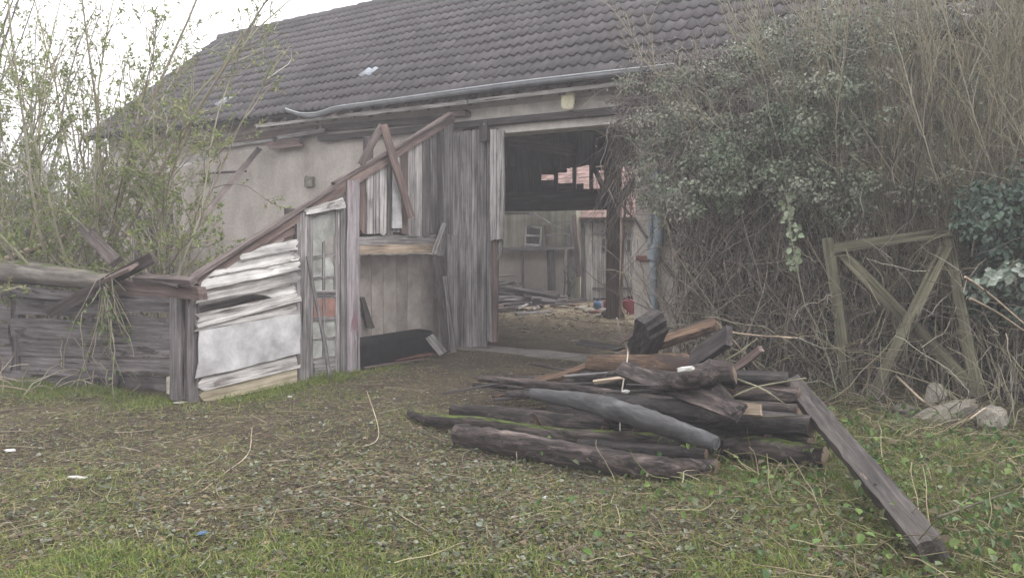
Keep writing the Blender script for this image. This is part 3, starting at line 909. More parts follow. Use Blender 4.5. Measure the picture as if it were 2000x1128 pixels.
# half door and rails under the planks
hb('rail', 700, 852, (462, 480), (457, 477), -.01, 'grey_wood')
hb('rail', 700, 846, (480, 496), (476, 493), .02, 'tan_wood')
hb('rail_back', 700, 866, (452, 468), (452, 470), -.08, 'dark_wood')
xs = [704, 726, 749, 774, 796, 822, 846, 866]
for i, (a, b) in enumerate(zip(xs[:-1], xs[1:])):
    vb('half_door_board', a, b - .6, (497, 496), (706 - i * 2.5, 705 - i * 2.5), -.30, 'ply', thick=.02)
vb('stake', (852, 872), (866, 890), 500, 690, .08, 'shed_wood', thick=.06)
vb('stake', (868, 883), (875, 893), 540, 688, .14, 'grey_wood', thick=.03)
plank('loose_batten', E(868, 436, .1), E(846, 496, .1), .06, .02, M['pale_wood'], shed, face=(1, -.3, 0))
vb('stake', (706, 718), (712, 732), 580, 640, -.22, 'dark_wood', thick=.04)

# ---- front wall of the shed, running left
cA = E(366, 781); cB = G(0, 742); fd = (cB - cA); fd.z = 0; fd.normalize(); fn = Vector((fd.y, -fd.x, 0))
if fn.dot(CAM - cA) < 0: fn = -fn
def FW(px, py, off=0.0):
    d = ray(px, py); o = cA + fn * off; return CAM + d * ((o - CAM).dot(fn) / d.dot(fn))
def fb(name, L, Rr, off, mat, thick=.03, **kw):   # L,Rr = (x, ytop, ybottom)
    return board(name, FW(L[0], L[1], off), FW(Rr[0], Rr[1], off), FW(Rr[0], Rr[2], off), FW(L[0], L[2], off), thick, M[mat], shed, hint=fn, seg=5, edge=.012, rag=.02, warp=.008, **kw)
for L, Rr, o in (((216, 572, 606), (350, 580, 612), .03), ((210, 612, 658), (341, 620, 662), .0), ((214, 656, 694), (340, 662, 697), .01), ((228, 696, 724), (336, 698, 733), -.01), ((222, 726, 752), (338, 735, 765), -.12),
                 ((30, 578, 612), (215, 588, 622), -.03), ((20, 620, 655), (212, 628, 668), .0), ((35, 654, 692), (216, 668, 700), -.01), ((40, 690, 730), (226, 702, 744), -.02), ((70, 728, 760), (225, 742, 770), -.05),
                 ((-90, 575, 620), (20, 585, 625), -.02), ((-95, 622, 665), (18, 632, 670), .0), ((-95, 668, 720), (22, 675, 726), -.02), ((-95, 720, 770), (60, 726, 775), -.03)):
    fb('front_board', L, Rr, o, 'shed_wood')
for xl, xr, t, b in ((14, 34, 560, 752), (168, 180, 580, 760), (205, 216, 560, 765), (-100, -80, 540, 750)):
    board('front_post', FW(xl, t, -.04), FW(xl, b, -.04), FW(xr, b, -.04), FW(xr, t, -.04), .09, M['shed_wood'], shed, hint=fn)
fb('front_rail', (195, 546, 568), (388, 560, 586), .04, 'brown_wood', thick=.1)
fb('front_rail', (-20, 556, 574), (160, 572, 588), .03, 'shed_wood', thick=.06)
log('top_log', [FW(-60, 528, -.12), FW(60, 534, -.12), FW(215, 552, -.1)], [.14, .135, .10], [M['log_beam'], M['cut_end']], shed, rings=14)
board('end_stone', FW(325, 735, .06), FW(325, 770, .06), FW(343, 770, .06), FW(343, 735, .06), .08, M['stone'], shed, hint=fn)
# roofless rafters and broken roof timbers: lower end on the front wall, upper on the barn wall
def beam(name, a, b, w_, t_, mat, **kw): return plank(name, a, b, w_, t_, M[mat], shed, **kw)
beam('rafter', PY(505, 292, 8.9), FW(90, 640, .0) + Vector((0, 1.3, .55)), .09, .07, 'red_wood')
beam('rafter', PY(420, 300, 8.9), PX(322, 332, PY(420, 300, 8.9).x - .15), .09, .07, 'pale_wood')
beam('rafter', PY(390, 340, 8.85), PY(480, 334, 8.8), .04, .04, 'dark_wood')
beam('broken_rafter', FW(160, 445, -.5), FW(228, 512, -.15), .13, .06, 'red_wood')
beam('broken_rafter', FW(95, 612, .10), FW(300, 502, .0), .11, .05, 'red_wood')
beam('broken_rafter', FW(268, 545, .05), FW(380, 549, .08), .10, .06, 'red_wood', face=(0, -.3, 1))
beam('broken_rafter', FW(270, 538, .05), FW(352, 556, .1), .09, .03, 'red_wood', face=(.2, -.6, 1))
beam('broken_rafter', FW(208, 545, .14), FW(262, 520, .12), .14, .03, 'brown_wood', face=(.2, -.4, 1))
log('bent_branch', [FW(-20, 520, -.4), FW(60, 488, -.6), FW(110, 470, -.7), FW(130, 462, -.7)], .04, [M['tan_wood'], M['cut_end']], shed)
beam('broken_rafter', FW(5, 466, -1.2), FW(108, 428, -1.2), .06, .04, 'pale_wood')
beam('broken_rafter', FW(-40, 500, -1.3), FW(120, 430, -1.8), .14, .06, 'shed_wood')
beam('broken_rafter', FW(60, 420, -2.0), FW(150, 520, -2.0), .12, .06, 'dark_wood')
beam('broken_rafter', FW(95, 400, -2.2), FW(100, 500, -2.2), .14, .08, 'brown_wood')
for px in (268, 298, 330):
    beam('inner_post', PY(px, 400 + R.uniform(0, 30), 7.6), PY(px + 3, 560, 7.6), .12, .1, 'dark_wood')
plank('window_bar', PY(323, 410, 8.93), PY(334, 520, 8.93), .05, .04, M['dark_wood'], shed)
# pale low masonry inside the shed
V0 = PY(20, 500, 7.9)
board('inner_wall', PY(20, 478, 7.9), PY(300, 440, 7.9), PY(300, 560, 7.9), PY(20, 560, 7.9), .15, M['plaster'], shed, hint=(0, -1, 0), seg=6, edge=.06)

# ---- black tub and scrap by the half door
tub = thing('feed_tub', 'black plastic feed tub lying upside down under the half door', 'tub', E(770, 660, .3))
def tub_mesh():
    a = E(664, 712, -.17); b = E(846, 678, -.17)
    x, y, n = frame(b - a, (0, 0, 1)); Lh = (b - a).length / 2; c = (a + b) / 2; c.z = gzp(c.x, c.y) + .0
    V = []
    rings = [(.0, 1.02, .30), (.0, 1.06, .32), (.022, 1.06, .32), (.026, 1.0, .29), (.12, .93, .27), (.22, .86, .245), (.245, .80, .22)]
    for h, sl_, sw in rings:
        for k in range(20):
            t = k / 20 * 2 * math.pi
            cx = math.copysign(abs(math.cos(t)) ** .22, math.cos(t)); cy = math.copysign(abs(math.sin(t)) ** .3, math.sin(t))
            V.append((cx * Lh * sl_, cy * sw * .6, h * 1.45))
    nr = len(rings); idx = np.arange(nr * 20).reshape(nr, 20)
    F = np.stack([idx[:-1], np.roll(idx[:-1], -1, 1), np.roll(idx[1:], -1, 1), idx[1:]], -1).reshape(-1, 4)
    mw = Matrix(((x.x, y.x, 0, c.x), (x.y, y.y, 0, c.y), (0, 0, 1, c.z), (0, 0, 0, 1)))
    mw = mw @ Matrix.Rotation(.06, 4, 'X')
    put('basin', mesh_np('basin', V, [F, idx[0][None, ::-1], idx[-1][None, :]], M['black_plastic'], smooth=False), tub, mw)
    put('rim', mesh_np('rim', np.array(V)[20:60] * np.array([1.012, 1.02, 1.0]) + np.array([0, 0, .004]), np.stack([np.arange(20), np.roll(np.arange(20), -1), np.roll(np.arange(20, 40), -1), np.arange(20, 40)], -1), M['black_plastic']), tub, mw)
tub_mesh()
def scrap(name, label, cat, a, b, wd, th, mat, face=(0, 0, 1)):
    o = plank(name, a, b, wd, th, M[mat], face=face); tag(o, label, cat); return o
scrap('metal_strip', 'rust red metal strip bent beneath the black tub', 'scrap metal', G(742, 706, .02), G(846, 690, .04), .12, .012, 'rusty')
scrap('thin_board', 'thin brown slat lying on earth before the black tub', 'slat', G(712, 718, .02), G(828, 700, .03), .05, .02, 'brown_wood')
scrap('slate_piece', 'grey slate shard leaning at the end of the black tub', 'slate', E(838, 655, .15), E(864, 690, .3), .14, .012, 'grey_wood', face=(1, -.2, .3))

# leaning stick across the glazed door
st = log('leaning_stick', [E(600, 500, .1), E(618, 590, .16), E(634, 670, .22), E(644, 738, .3)], [.018, .02, .022, .02], [M['grey_wood'], M['cut_end']], sides=6)
tag(st, 'thin bent grey stick leaning on the broken glazed door', 'stick')

# ================================================================== rear yard seen through the opening
OY = 17.5
def O(px, py, off=0.0): return PY(px, py, OY - off)
ob = thing('outbuilding', 'rear outbuilding with red tiled roof and striped plank doors', 'outbuilding', (-9.5, OY, 0))
ez = O(1235, 431).z
xw0, xw1 = -15.0, O(1143, 500).x
def OL(px, py, off=0.0): return PY(px, py, OY - .5 - off)
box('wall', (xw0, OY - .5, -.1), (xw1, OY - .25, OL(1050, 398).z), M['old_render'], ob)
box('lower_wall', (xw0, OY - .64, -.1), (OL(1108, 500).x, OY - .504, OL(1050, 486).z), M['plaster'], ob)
plank('ledge', OL(960, 487, .2), OL(1122, 483, .2), .09, .2, M['grey_wood'], ob, face=(0, -1, 0))
wf = plank('window', OL(1041, 442, .03), OL(1039, 479, .03), .43, .04, M['dark_wood'], ob, face=(0, -1, 0))
for a, b in (((1027, 442), (1057, 445)), ((1027, 459), (1055, 461)), ((1025, 477), (1055, 479))):
    plank('window_bar', OL(*a, .07), OL(*b, .07), .045, .03, M['white_paint'], wf, face=(0, -1, 0))
for a, b in (((1028, 441), (1025, 480)), ((1057, 443), (1055, 480))):
    plank('window_bar', OL(*a, .075), OL(*b, .075), .045, .03, M['white_paint'], wf, face=(0, -1, 0))
# shelves and pipes on the wall
for a, b, wd, mt in (((1062, 438), (1118, 432), .05, 'grey_wood'), ((1064, 460), (1118, 456), .05, 'grey_wood'), ((985, 417), (1035, 416), .05, 'dark_wood'), ((1044, 420), (1115, 459), .05, 'grey_wood'), ((1066, 440), (1068, 482), .07, 'brown_wood'), ((1111, 440), (1121, 530), .11, 'grey_wood'), ((1121, 420), (1131, 540), .13, 'brown_wood'), ((1020, 480), (1022, 580), .05, 'shed_wood'), ((1075, 486), (1078, 580), .2, 'shed_wood')):
    plank('wall_batten', OL(*a, .2), OL(*b, .2), wd, .04, M[mt], ob, face=(0, -1, 0))
box('meter_box', OL(1030, 420, .3), OL(1043, 405, .1), M['dark_wood'], ob)
# frames and two striped doors
for a, b, wd in (((1149, 425), (1152, 588), .15), ((1241, 428), (1244, 590), .17), ((1213, 428), (1212, 590), .1), ((1139, 420), (1140, 588), .1)):
    plank('door_frame', O(*a, .06), O(*b, .06), wd, .1, M['stripe_wood'] if wd > .12 else M['grey_wood'], ob, face=(0, -1, 0))
for x0, x1 in ((1158, 1196), (1217, 1237)):
    n = max(4, int((x1 - x0) / 4.2)); wpx = (x1 - x0) / n
    for k in range(n):
        xm = x0 + wpx * (k + .5)
        plank('door_board', O(xm, 434, .02), O(xm, 582, .02), (O(xm + wpx * .34, 500).x - O(xm - wpx * .34, 500).x), .03, M['stripe_wood'], ob, face=(0, -1, 0), seg=2, m=1)
    plank('door_ledge', O(x0, 456, .06), O(x1, 456, .06), .05, .02, M['grey_wood'], ob, face=(0, -1, 0))
    plank('door_ledge', O(x0, 563, .06), O(x1, 563, .06), .05, .02, M['grey_wood'], ob, face=(0, -1, 0))
    plank('door_backing', O(x0 - 2, 508, -.04), O(x1 + 2, 508, -.04), 1.95, .02, M['dark_wood'], ob, face=(0, -1, 0))
    xm = x0 + (x1 - x0) * .55
    plank('peep_window', O(xm, 465, .05), O(xm, 494, .05), .13, .02, M['white_paint'], ob, face=(0, -1, 0))
    plank('peep_pane', O(xm, 468, .062), O(xm, 491, .062), .08, .01, M['dark_wood'], ob, face=(0, -1, 0))
plank('fascia', (xw0, OY - .2, ez + .02), (-5, OY - .2, ez + .02), .12, .04, M['dark_wood'], ob, face=(0, -1, 0))
# red roof with tiles
orf = slab('roof', [(xw0, OY - .3, ez + .06), (-4.5, OY - .3, ez + .06), (-4.5, OY + 3.2, ez + 2.4), (xw0, OY + 3.2, ez + 2.4)], .06, M['rusty'], ob)
osl = Vector((0, 3.5, 2.34)).normalized(); orn = Vector((0, -osl.z, osl.y))
OM = Matrix(((1, 0, 0), (0, osl.y, orn.y), (0, osl.z, orn.z))).to_4x4()
fv = [(-.095, 0, .012), (.095, 0, .012), (.095, .26, .0), (-.095, .26, .0), (-.095, 0, -.006), (.095, 0, -.006)]
fme = mesh_np('roof_tile', fv, np.array([(0, 1, 2, 3), (4, 5, 1, 0)]), M['red_tile'])
tl = []
for i in range(21):
    for j in range(30):
        x = -12.2 + j * .2 + (i % 2) * .1
        s = i * .2
        tl.append((abs(x + 9.5) + abs(i - 10) * .2, Matrix.Translation(Vector((x, OY - .33, ez + .075)) + osl * s + Vector((R.uniform(-.006, .006), 0, R.uniform(-.004, .006)))) @ OM))
tl.sort(key=lambda q: q[0])
for q in tl[:298]: put('roof_tile', fme, orf, q[1])
ra = np.array(fv); BV = []
for q in tl[298:]:
    m4 = np.array(q[1]); BV.append(ra @ m4[:3, :3].T + m4[:3, 3])
BF = np.concatenate([np.array([(0, 1, 2, 3), (4, 5, 1, 0)]) + k * 6 for k in range(len(BV))])
o = put('outer_roof_tiles', mesh_np('outer_roof_tiles', np.vstack(BV), BF, M['red_tile']), orf); o['kind'] = 'stuff'

# ---- scrap timber heap in the yard
yl = ['long dark beam lying along the front of the yard heap', 'tan board propped on the yard heap', 'pale narrow board leaning up the yard heap', 'weathered plank at the back of the yard heap', 'flat grey plank lying on straw before the yard heap', 'short brown plank on the yard heap left side', 'thin lath sticking out of the yard heap', 'dark rafter slanting across the yard heap']
yd = [((965, 612), (1142, 590), .0, .12, .1, 'bark'), ((1018, 604), (1062, 598), .04, .32, .03, 'tan_wood'), ((1010, 604), (1060, 582), .1, .06, .03, 'pale_wood'), ((970, 585), (1085, 588), .15, .2, .05, 'shed_wood'),
      ((1008, 615), (1075, 611), .0, .1, .04, 'grey_wood'), ((968, 600), (1010, 594), .05, .18, .05, 'brown_wood'), ((1040, 606), (1090, 578), .05, .05, .04, 'pale_wood'), ((970, 562), (1090, 583), .3, .1, .08, 'dark_wood')]
for (a, b, z, wd, th, mt), lb in zip(yd, yl):
    o = plank('scrap_plank', G(*a, z) + Vector((0, 0, th / 2)), G(*b, z) + Vector((0, 0, th / 2)), wd, th, M[mt], face=(0, -.5, 1)); tag(o, lb, 'plank')
hr = random.Random(5)
for k in range(44):
    a = G(hr.uniform(968, 1085), hr.uniform(575, 604), 0); L = hr.uniform(.5, 1.3); an = hr.uniform(-.5, .5)
    a.z = gzp(a.x, a.y)
    hgt = .55 * math.exp(-((a.x + 11.2) / 1.1) ** 2) * hr.random()
    p = a + Vector((-math.cos(an) * L / 2, -math.sin(an) * L / 2, .04 + hgt)); q = a + Vector((math.cos(an) * L / 2, math.sin(an) * L / 2, .06 + hgt + hr.uniform(-.05, .12)))
    o = log('scrap_stick', [p, q], hr.uniform(.018, .05), [M[hr.choice(['bark', 'shed_wood', 'brown_wood', 'grey_wood'])], M['cut_end']], sides=5, rings=3)
    tag(o, 'grey-brown stick heaped against the lower yard wall', 'stick', 'sticks of the yard heap')
for k, (px, py, h, lb) in enumerate(((1092, 585, .95, 'forked bare branch standing beside the yard heap'), (1100, 588, 1.05, 'tall thin pale branch upright by the yard wall'), (1112, 586, .7, 'short bent branch upright between heap and striped door'))):
    a = G(px, py); t = thing('standing_branch', lb, 'branch', a)
    log('stem', [a, a + Vector((.05, 0, h * .5)), a + Vector((.1 - .1 * k, 0, h))], [.03, .012], [M['shed_wood'], M['cut_end']], t, sides=6, rings=8)
    for j in range(3):
        b = a + Vector((.06, 0, h * (.4 + .17 * j))); log('fork', [b, b + Vector(((-1) ** j * .12, .02, .22))], [.012, .005], M['shed_wood'], t, sides=5, rings=4)

# ---- chips and straw strewn in the yard
n = 9000
cx_ = NR.uniform(-13.5, -4.5, n); cy_ = NR.uniform(10.2, 17.0, n)
D_ = NR.normal(size=(n, 3)); D_[:, 2] *= .12; D_ /= np.linalg.norm(D_, axis=1, keepdims=True)
dens = np.clip((cy_ - 10) / 4, .15, 1); kk = NR.random(n) < dens; n = int(kk.sum())
V_, F4_, F3_, c_ = blades(np.stack([cx_[kk], cy_[kk], gz(cx_[kk], cy_[kk]) + NR.uniform(.004, .03, n)], 1), D_[kk], NR.uniform(.04, .22, n), NR.uniform(.006, .022, n), NR.uniform(-.1, .2, n), pick([(.30, .25, .17), (.14, .11, .075), (.07, .055, .045), (.40, .36, .28), (.20, .16, .10)], n))
o = put('wood_chips', mesh_np('wood_chips', V_, [F4_, F3_], M['grass'], c_)); tag(o, 'wood chips and straw strewn over the yard floor', 'wood chips'); o['kind'] = 'stuff'

# ---- red can, blue canister, stones by the post
def can(px, py, wd, hh, dp, mat, name, label, cat):
    b = G(px, py); b.z = gzp(b.x, b.y); t = thing(name, label, cat, b)
    V = []; rr = [(0, .9), (.03, 1), (hh * .82, 1), (hh * .95, .82), (hh, .35)]
    for z, s in rr:
        for k in range(16):
            a = k / 16 * 2 * math.pi
            V.append((math.copysign(abs(math.cos(a)) ** .4, math.cos(a)) * wd * s, math.copysign(abs(math.sin(a)) ** .4, math.sin(a)) * dp * s, z))
    idx = np.arange(80).reshape(5, 16)
    F = np.stack([idx[:-1], np.roll(idx[:-1], -1, 1), np.roll(idx[1:], -1, 1), idx[1:]], -1).reshape(-1, 4)
    mw = Matrix.Translation(b) @ Matrix.Rotation(YAW, 4, 'Z')
    put('body', mesh_np('body', V, [F, idx[0][None, ::-1], idx[-1][None, :]], M[mat], smooth=True), t, mw)
    log('spout', [mw @ Vector((0, 0, hh)), mw @ Vector((0, 0, hh + .05))], .028, M['black_plastic'], t, sides=8, rings=3, wob=0)
    log('handle', [mw @ Vector((-wd * .6, 0, hh * .9)), mw @ Vector((-wd * .3, 0, hh + .05)), mw @ Vector((wd * .3, 0, hh + .05)), mw @ Vector((wd * .6, 0, hh * .9))], .012, M[mat], t, sides=6, rings=10, wob=0)
can(1228, 613, .13, .30, .08, 'red_plastic', 'fuel_can', 'dark red fuel can standing beside the inner post', 'can')
can(1189, 606, .11, .22, .09, 'red_plastic', 'bucket_can', 'small pink-red can in front of the striped door', 'can')
can(1167, 604, .09, .18, .08, 'blue_plastic', 'blue_canister', 'small blue canister near the striped door', 'canister')
def stone(px, py, sx, sy, sz, mat, name, label, rot=0, z=None, tilt=0, seed=1, cat='stone', group=None):
    import bmesh
    rr = random.Random(seed); bm = bmesh.new(); bmesh.ops.create_icosphere(bm, subdivisions=3, radius=1)
    for v in bm.verts:
        c = Vector([math.copysign(abs(q) ** .72, q) for q in v.co]); w_ = c * 2.3 + Vector((seed, seed * .7, 0)); v.co = c * (1 + .16 * math.sin(w_.x * 2 + 1.3 * w_.y) * math.cos(w_.z * 1.7 + w_.y) + rr.uniform(-.05, .05))
    me = bpy.data.meshes.new(name); bm.to_mesh(me); bm.free(); me.materials.append(M[mat])
    b = G(px, py); b.z = gzp(b.x, b.y) + sz * .7 if z is None else z
    o = put(name, me, None, Matrix.Translation(b) @ Matrix.Rotation(rot, 4, 'Z') @ Matrix.Rotation(tilt, 4, 'Y') @ Matrix.Diagonal((sx, sy, sz, 1)))
    me.polygons.foreach_set('use_smooth', np.zeros(len(me.polygons), bool))
    tag(o, label, cat, group); return o
stone(1196, 620, .2, .16, .09, 'dark_wood', 'earth_clod', 'dark clod of earth at the foot of the inner post', .4, cat='clod', seed=3)
stone(1216, 622, .07, .07, .12, 'tan_wood', 'wood_block', 'small pale wood block beside the inner post foot', .2, cat='block', seed=8)
for k, (px, py, s) in enumerate(((1120, 598, .09), (1135, 605, .11), (1150, 610, .12), (1162, 612, .1), (1175, 618, .09), (1098, 600, .07), (1143, 600, .06), (1180, 608, .1))):
    stone(px, py, s * 1.4, s, s * .4, 'stone' if k % 3 else 'rusty', 'rubble', 'flat rubble piece on the straw before the striped door', k, seed=20 + k, group='rubble before the striped door')
o = plank('leaning_lath', PY(1222, 375, 13.5), PY(1211, 615, 13.4), .045, .03, M['tan_wood']); tag(o, 'pale lath leaning against the inner post', 'lath')
o = log('rake_handle', [PY(1214, 520, 13.9), PY(1236, 585, 14.2)], .012, M['red_wood'], sides=6, rings=4); tag(o, 'thin reddish handle slanting beside the fuel can', 'handle')

# ================================================================== X-braced timber frame at the right
FY = 7.82
xf = thing('timber_frame', 'mossy X-braced timber frame leaning by the overgrown wall', 'frame', PY(1760, 760, FY))
def X(px, py, off=0): return PY(px, py, FY - off)
plank('post', X(1619, 465), X(1661, 775), .102, .09, M['moss_wood'], xf, face=(0, -1, 0), edge=.008)
plank('brace', X(1640, 486, -.03), X(1892, 748, -.03), .102, .06, M['moss_wood'], xf, face=(0, -1, 0), edge=.008)
plank('brace', X(1850, 480, .07), X(1702, 778, .07), .102, .07, M['moss_wood'], xf, face=(0, -1, 0), edge=.008)
plank('rail', X(1632, 484, .02), X(1860, 452, .02), .09, .06, M['moss_wood'], xf, face=(0, -1, 0), edge=.008)
plank('post', X(1850, 455, -.05), X(1912, 770, -.05), .09, .08, M['moss_wood'], xf, face=(0, -1, 0), edge=.008)

# ================================================================== stones at the foot of the bush
def on(px, py, hgt):       # lift to height above local ground
    p = G(px, py, hgt)
    for _ in range(4): p = G(px, py, hgt + gzp(p.x, p.y))
    return p
def stone2(px, py, sx, sy, sz, label, rot, tilt, seed):
    b = on(px, py, sz * .75)
    o = stone(px, py, sx, sy, sz, 'stone', 'rubble_stone', label, rot, 0, tilt, seed); o.location = b
stone2(1826, 776, .075, .07, .12, 'upright grey stone block at the foot of the timber frame', .4, .15, 31)
stone2(1850, 806, .26, .085, .075, 'long pale limestone lying tilted among the weeds', YAW + .1, -.25, 32)
stone2(1938, 818, .10, .085, .10, 'round brownish stone beside the long pale limestone', .8, .1, 33)
stone2(1770, 800, .10, .06, .04, 'low flat stone in weeds before the timber frame', .8, .1, 34)

# ================================================================== wood pile
B = M
def lg(name, label, pts, rad, mat, end='cut_end', cat='log', **kw):
    P = [on(x, y, z) for x, y, z in pts]
    o = log(name, P, rad, [M[mat], M[end]], **kw); tag(o, label, cat); return o
def pk(name, label, a, b, wd, th, mat, face=(0, -.6, 1), cat='plank', **kw):
    o = plank(name, on(*a), on(*b), wd, th, M[mat], face=face, **kw); tag(o, label, cat); return o
lg('pile_log', 'thick brown barked log lying along the front of the wood pile', [(893, 848, .09), (1000, 865, .10), (1150, 893, .10), (1300, 915, .09), (1400, 912, .08)], [.085, .095, .09, .08, .055], 'bark', rings=44, sides=18)
lg('pile_log', 'long mossy log just behind the thick front log', [(800, 808, .05), (850, 820, .07), (930, 826, .09), (1100, 850, .12), (1300, 862, .12), (1420, 870, .10), (1608, 888, .09)], [.04, .05, .055, .06, .065, .07, .06], 'bark_moss', rings=30)
lg('pile_log', 'short reddish brown log lying left of the grey trunk', [(884, 800, .07), (960, 806, .08), (1040, 820, .10), (1180, 838, .10)], [.05, .06, .085, .08], 'bark', rings=16)
lg('grey_trunk', 'smooth grey barkless trunk slanting down the wood pile', [(1040, 768, .34), (1160, 788, .37), (1280, 824, .35), (1400, 864, .24)], [.045, .075, .076, .045], 'grey_trunk', end='grey_trunk', rings=34, sides=16, wob=.07)
lg('pile_pole', 'long thin brown pole projecting left from the top', [(936, 738, .32), (1100, 755, .36), (1230, 775, .36), (1390, 792, .36)], [.028, .035, .04, .035], 'bark', rings=16)
lg('pile_pole', 'thin dark pole below the long brown pole', [(990, 770, .20), (1100, 772, .24), (1230, 786, .26)], [.03, .035, .03], 'bark_wet')
lg('pile_log', 'big curved dark log across the right of the pile', [(1180, 782, .34), (1320, 800, .36), (1440, 818, .32), (1585, 832, .28)], [.06, .075, .085, .075], 'bark_wet', rings=20)
lg('pile_log', 'dark wet log beneath the big curved log', [(1190, 812, .16), (1330, 835, .18), (1500, 852, .16)], [.06, .07, .06], 'bark_wet')
lg('pile_log', 'straight dark log resting high on the right side', [(1428, 737, .55), (1500, 738, .52), (1538, 741, .50)], [.055, .055, .05], 'bark_wet')
lg('pile_log', 'brown log second from the top at the right end', [(1400, 764, .44), (1480, 770, .42), (1560, 772, .40)], [.06, .06, .055], 'bark')
lg('pile_log', 'dark split log with splintered right end', [(1360, 790, .38), (1450, 796, .36), (1556, 802, .34)], [.05, .055, .05], 'bark')
lg('rotten_log', 'rotten barked log lying across the top by the white shard', [(1290, 752, .52), (1350, 738, .60), (1410, 728, .62), (1436, 734, .6)], [.05, .085, .10, .085], 'bark', rings=16, wob=.12)
lg('broken_beam', 'broken red-brown beam with torn orange fibres', [(1150, 708, .45), (1250, 712, .48), (1330, 712, .50), (1385, 714, .50)], [.06, .085, .085, .06], 'orange_wood', rings=14, wob=.14)
lg('pile_log', 'dark round log buried in the middle of the pile', [(1120, 735, .25), (1280, 740, .40), (1420, 775, .40)], [.07, .08, .06], 'bark_wet')
lg('pile_log', 'short mossy brown log end below the leaning beam', [(1420, 868, .14), (1520, 880, .13), (1612, 892, .1)], [.075, .08, .07], 'bark_moss')
lg('pile_log', 'thin grey log wedged between the two front logs', [(1130, 868, .10), (1260, 878, .12), (1380, 888, .12)], [.045, .05, .045], 'bark_wet')
for k, (a, b, r, mt, lb) in enumerate((((1080, 800, .10), (1500, 872, .10), .08, 'bark_wet', 'dark log in the bottom layer left of the grey trunk'), ((1150, 780, .12), (1560, 800, .18), .09, 'bark_wet', 'dark log in the hidden middle layer'),
        ((1250, 760, .2), (1560, 775, .24), .09, 'bark_wet', 'dark log in the back layer'), ((1040, 750, .14), (1380, 765, .3), .06, 'bark', 'brown log at the back of the left end'), ((1230, 830, .08), (1585, 860, .12), .08, 'bark_wet', 'dark log under the right end'))):
    lg('pile_log', lb + ' of the wood pile', [a, ((a[0] + b[0]) / 2, (a[1] + b[1]) / 2 - 3, (a[2] + b[2]) / 2 + .02), b], [r, r * 1.05, r * .9], mt)
pk('broken_board', 'long splintered orange-brown board rising to the right', (955, 778, .06), (1228, 690, .50), .085, .05, 'orange_wood', seg=14, edge=.022, rag=.14, cat='board')
pk('broken_board', 'pale-topped cracked beam end pointing at the bushes', (1278, 672, .60), (1405, 630, .78), .13, .07, 'orange_wood', seg=8, edge=.015, rag=.05, cat='board')
pk('beam_stub', 'dark rotten square beam stub standing steeply on the pile', (1248, 700, .42), (1277, 628, .86), .22, .18, 'bark_wet', face=(.2, -1, .2), rag=.06, edge=.015, warp=.008, seg=9, m=7, cat='beam')
pk('pile_plank', 'dark plank tilted up behind the rotten log', (1350, 705, .55), (1424, 655, .78), .17, .05, 'dark_wood', face=(.1, -1, .6))
pk('pile_plank', 'narrow board sticking up at the right back', (1425, 728, .55), (1487, 680, .74), .05, .04, 'brown_wood', face=(.1, -1, .4))
pk('pile_plank', 'wide dark plank slanting down through the middle', (1210, 718, .56), (1448, 806, .44), .13, .03, 'bark', face=(.0, -1, 1.0), seg=6)
pk('pile_plank', 'short dark plank crossing behind the split end', (1392, 752, .54), (1440, 806, .44), .09, .03, 'bark', face=(.2, -1, .5))
pk('pile_plank', 'brown-orange plank between the two right logs', (1430, 756, .48), (1545, 752, .46), .07, .05, 'orange_wood', face=(0, -1, .3))
pk('end_block', 'small square timber with fresh yellow sawn end', (1440, 797, .43), (1487, 799, .42), .07, .06, 'tan_wood', face=(0, -1, .3), cat='block')
pk('pile_lath', 'pale stick lying over the long brown pole', (1160, 746, .42), (1232, 736, .46), .025, .025, 'tan_wood', cat='stick')
pk('pile_lath', 'thin grey lath behind the pale stick', (1103, 735, .36), (1190, 728, .42), .025, .02, 'grey_wood', cat='stick')
pk('pile_lath', 'dark thin plank lying on earth toward the opening', (1130, 668, .03), (1215, 680, .05), .10, .03, 'shed_wood', cat='plank')
pk('pile_lath', 'splinter of torn wood upright on the mossy log', (1038, 806, .26), (1056, 832, .15), .04, .02, 'orange_wood', cat='splinter', face=(.3, -1, .2))
pk('pile_lath', 'crooked brown board foot left of the beam stub', (1212, 664, .5), (1246, 650, .6), .06, .03, 'brown_wood', face=(0, -1, .3))
o = stone(1338, 718, .055, .022, .016, 'white_scrap', 'white_shard', 'white shard lying on top of the wood pile', YAW - .1, 0, -.15, 41, cat='shard'); o.location = on(1339, 720, .70)
o = stone(1222, 765, .03, .015, .012, 'white_scrap', 'white_chip', 'tiny white chip on the wood pile beside the cord', YAW, 0, 0, 42, cat='chip'); o.location = on(1222, 764, .42)
c = log('cord', [on(1204, 620, .95), on(1212, 650, .8), on(1226, 686, .62), on(1218, 740, .46), on(1211, 790, .30), on(1211, 842, .2)], .007, M['cord'], sides=5, rings=30, wob=0)
tag(c, 'pale cord hanging down over the wood pile', 'cord')
# green canes lying on the pile
for a, m_, b, lb in (((1430, 775, .5), (1480, 755, .55), (1575, 738, .55), 'thin green cane across the right of the pile'), ((1400, 712, .6), (1440, 690, .68), (1480, 660, .75), 'green cane slanting behind the narrow board'), ((1470, 815, .36), (1520, 813, .36), (1570, 811, .36), 'green cane lying on the big curved log'), ((1440, 740, .6), (1490, 760, .57), (1535, 790, .45), 'thin mauve cane drooping over the right logs')):
    o = log('cane', [on(*a), on(*m_), on(*b)], [.008, .007, .005], M['moss_wood'], sides=5, rings=10, wob=0); tag(o, lb, 'cane')

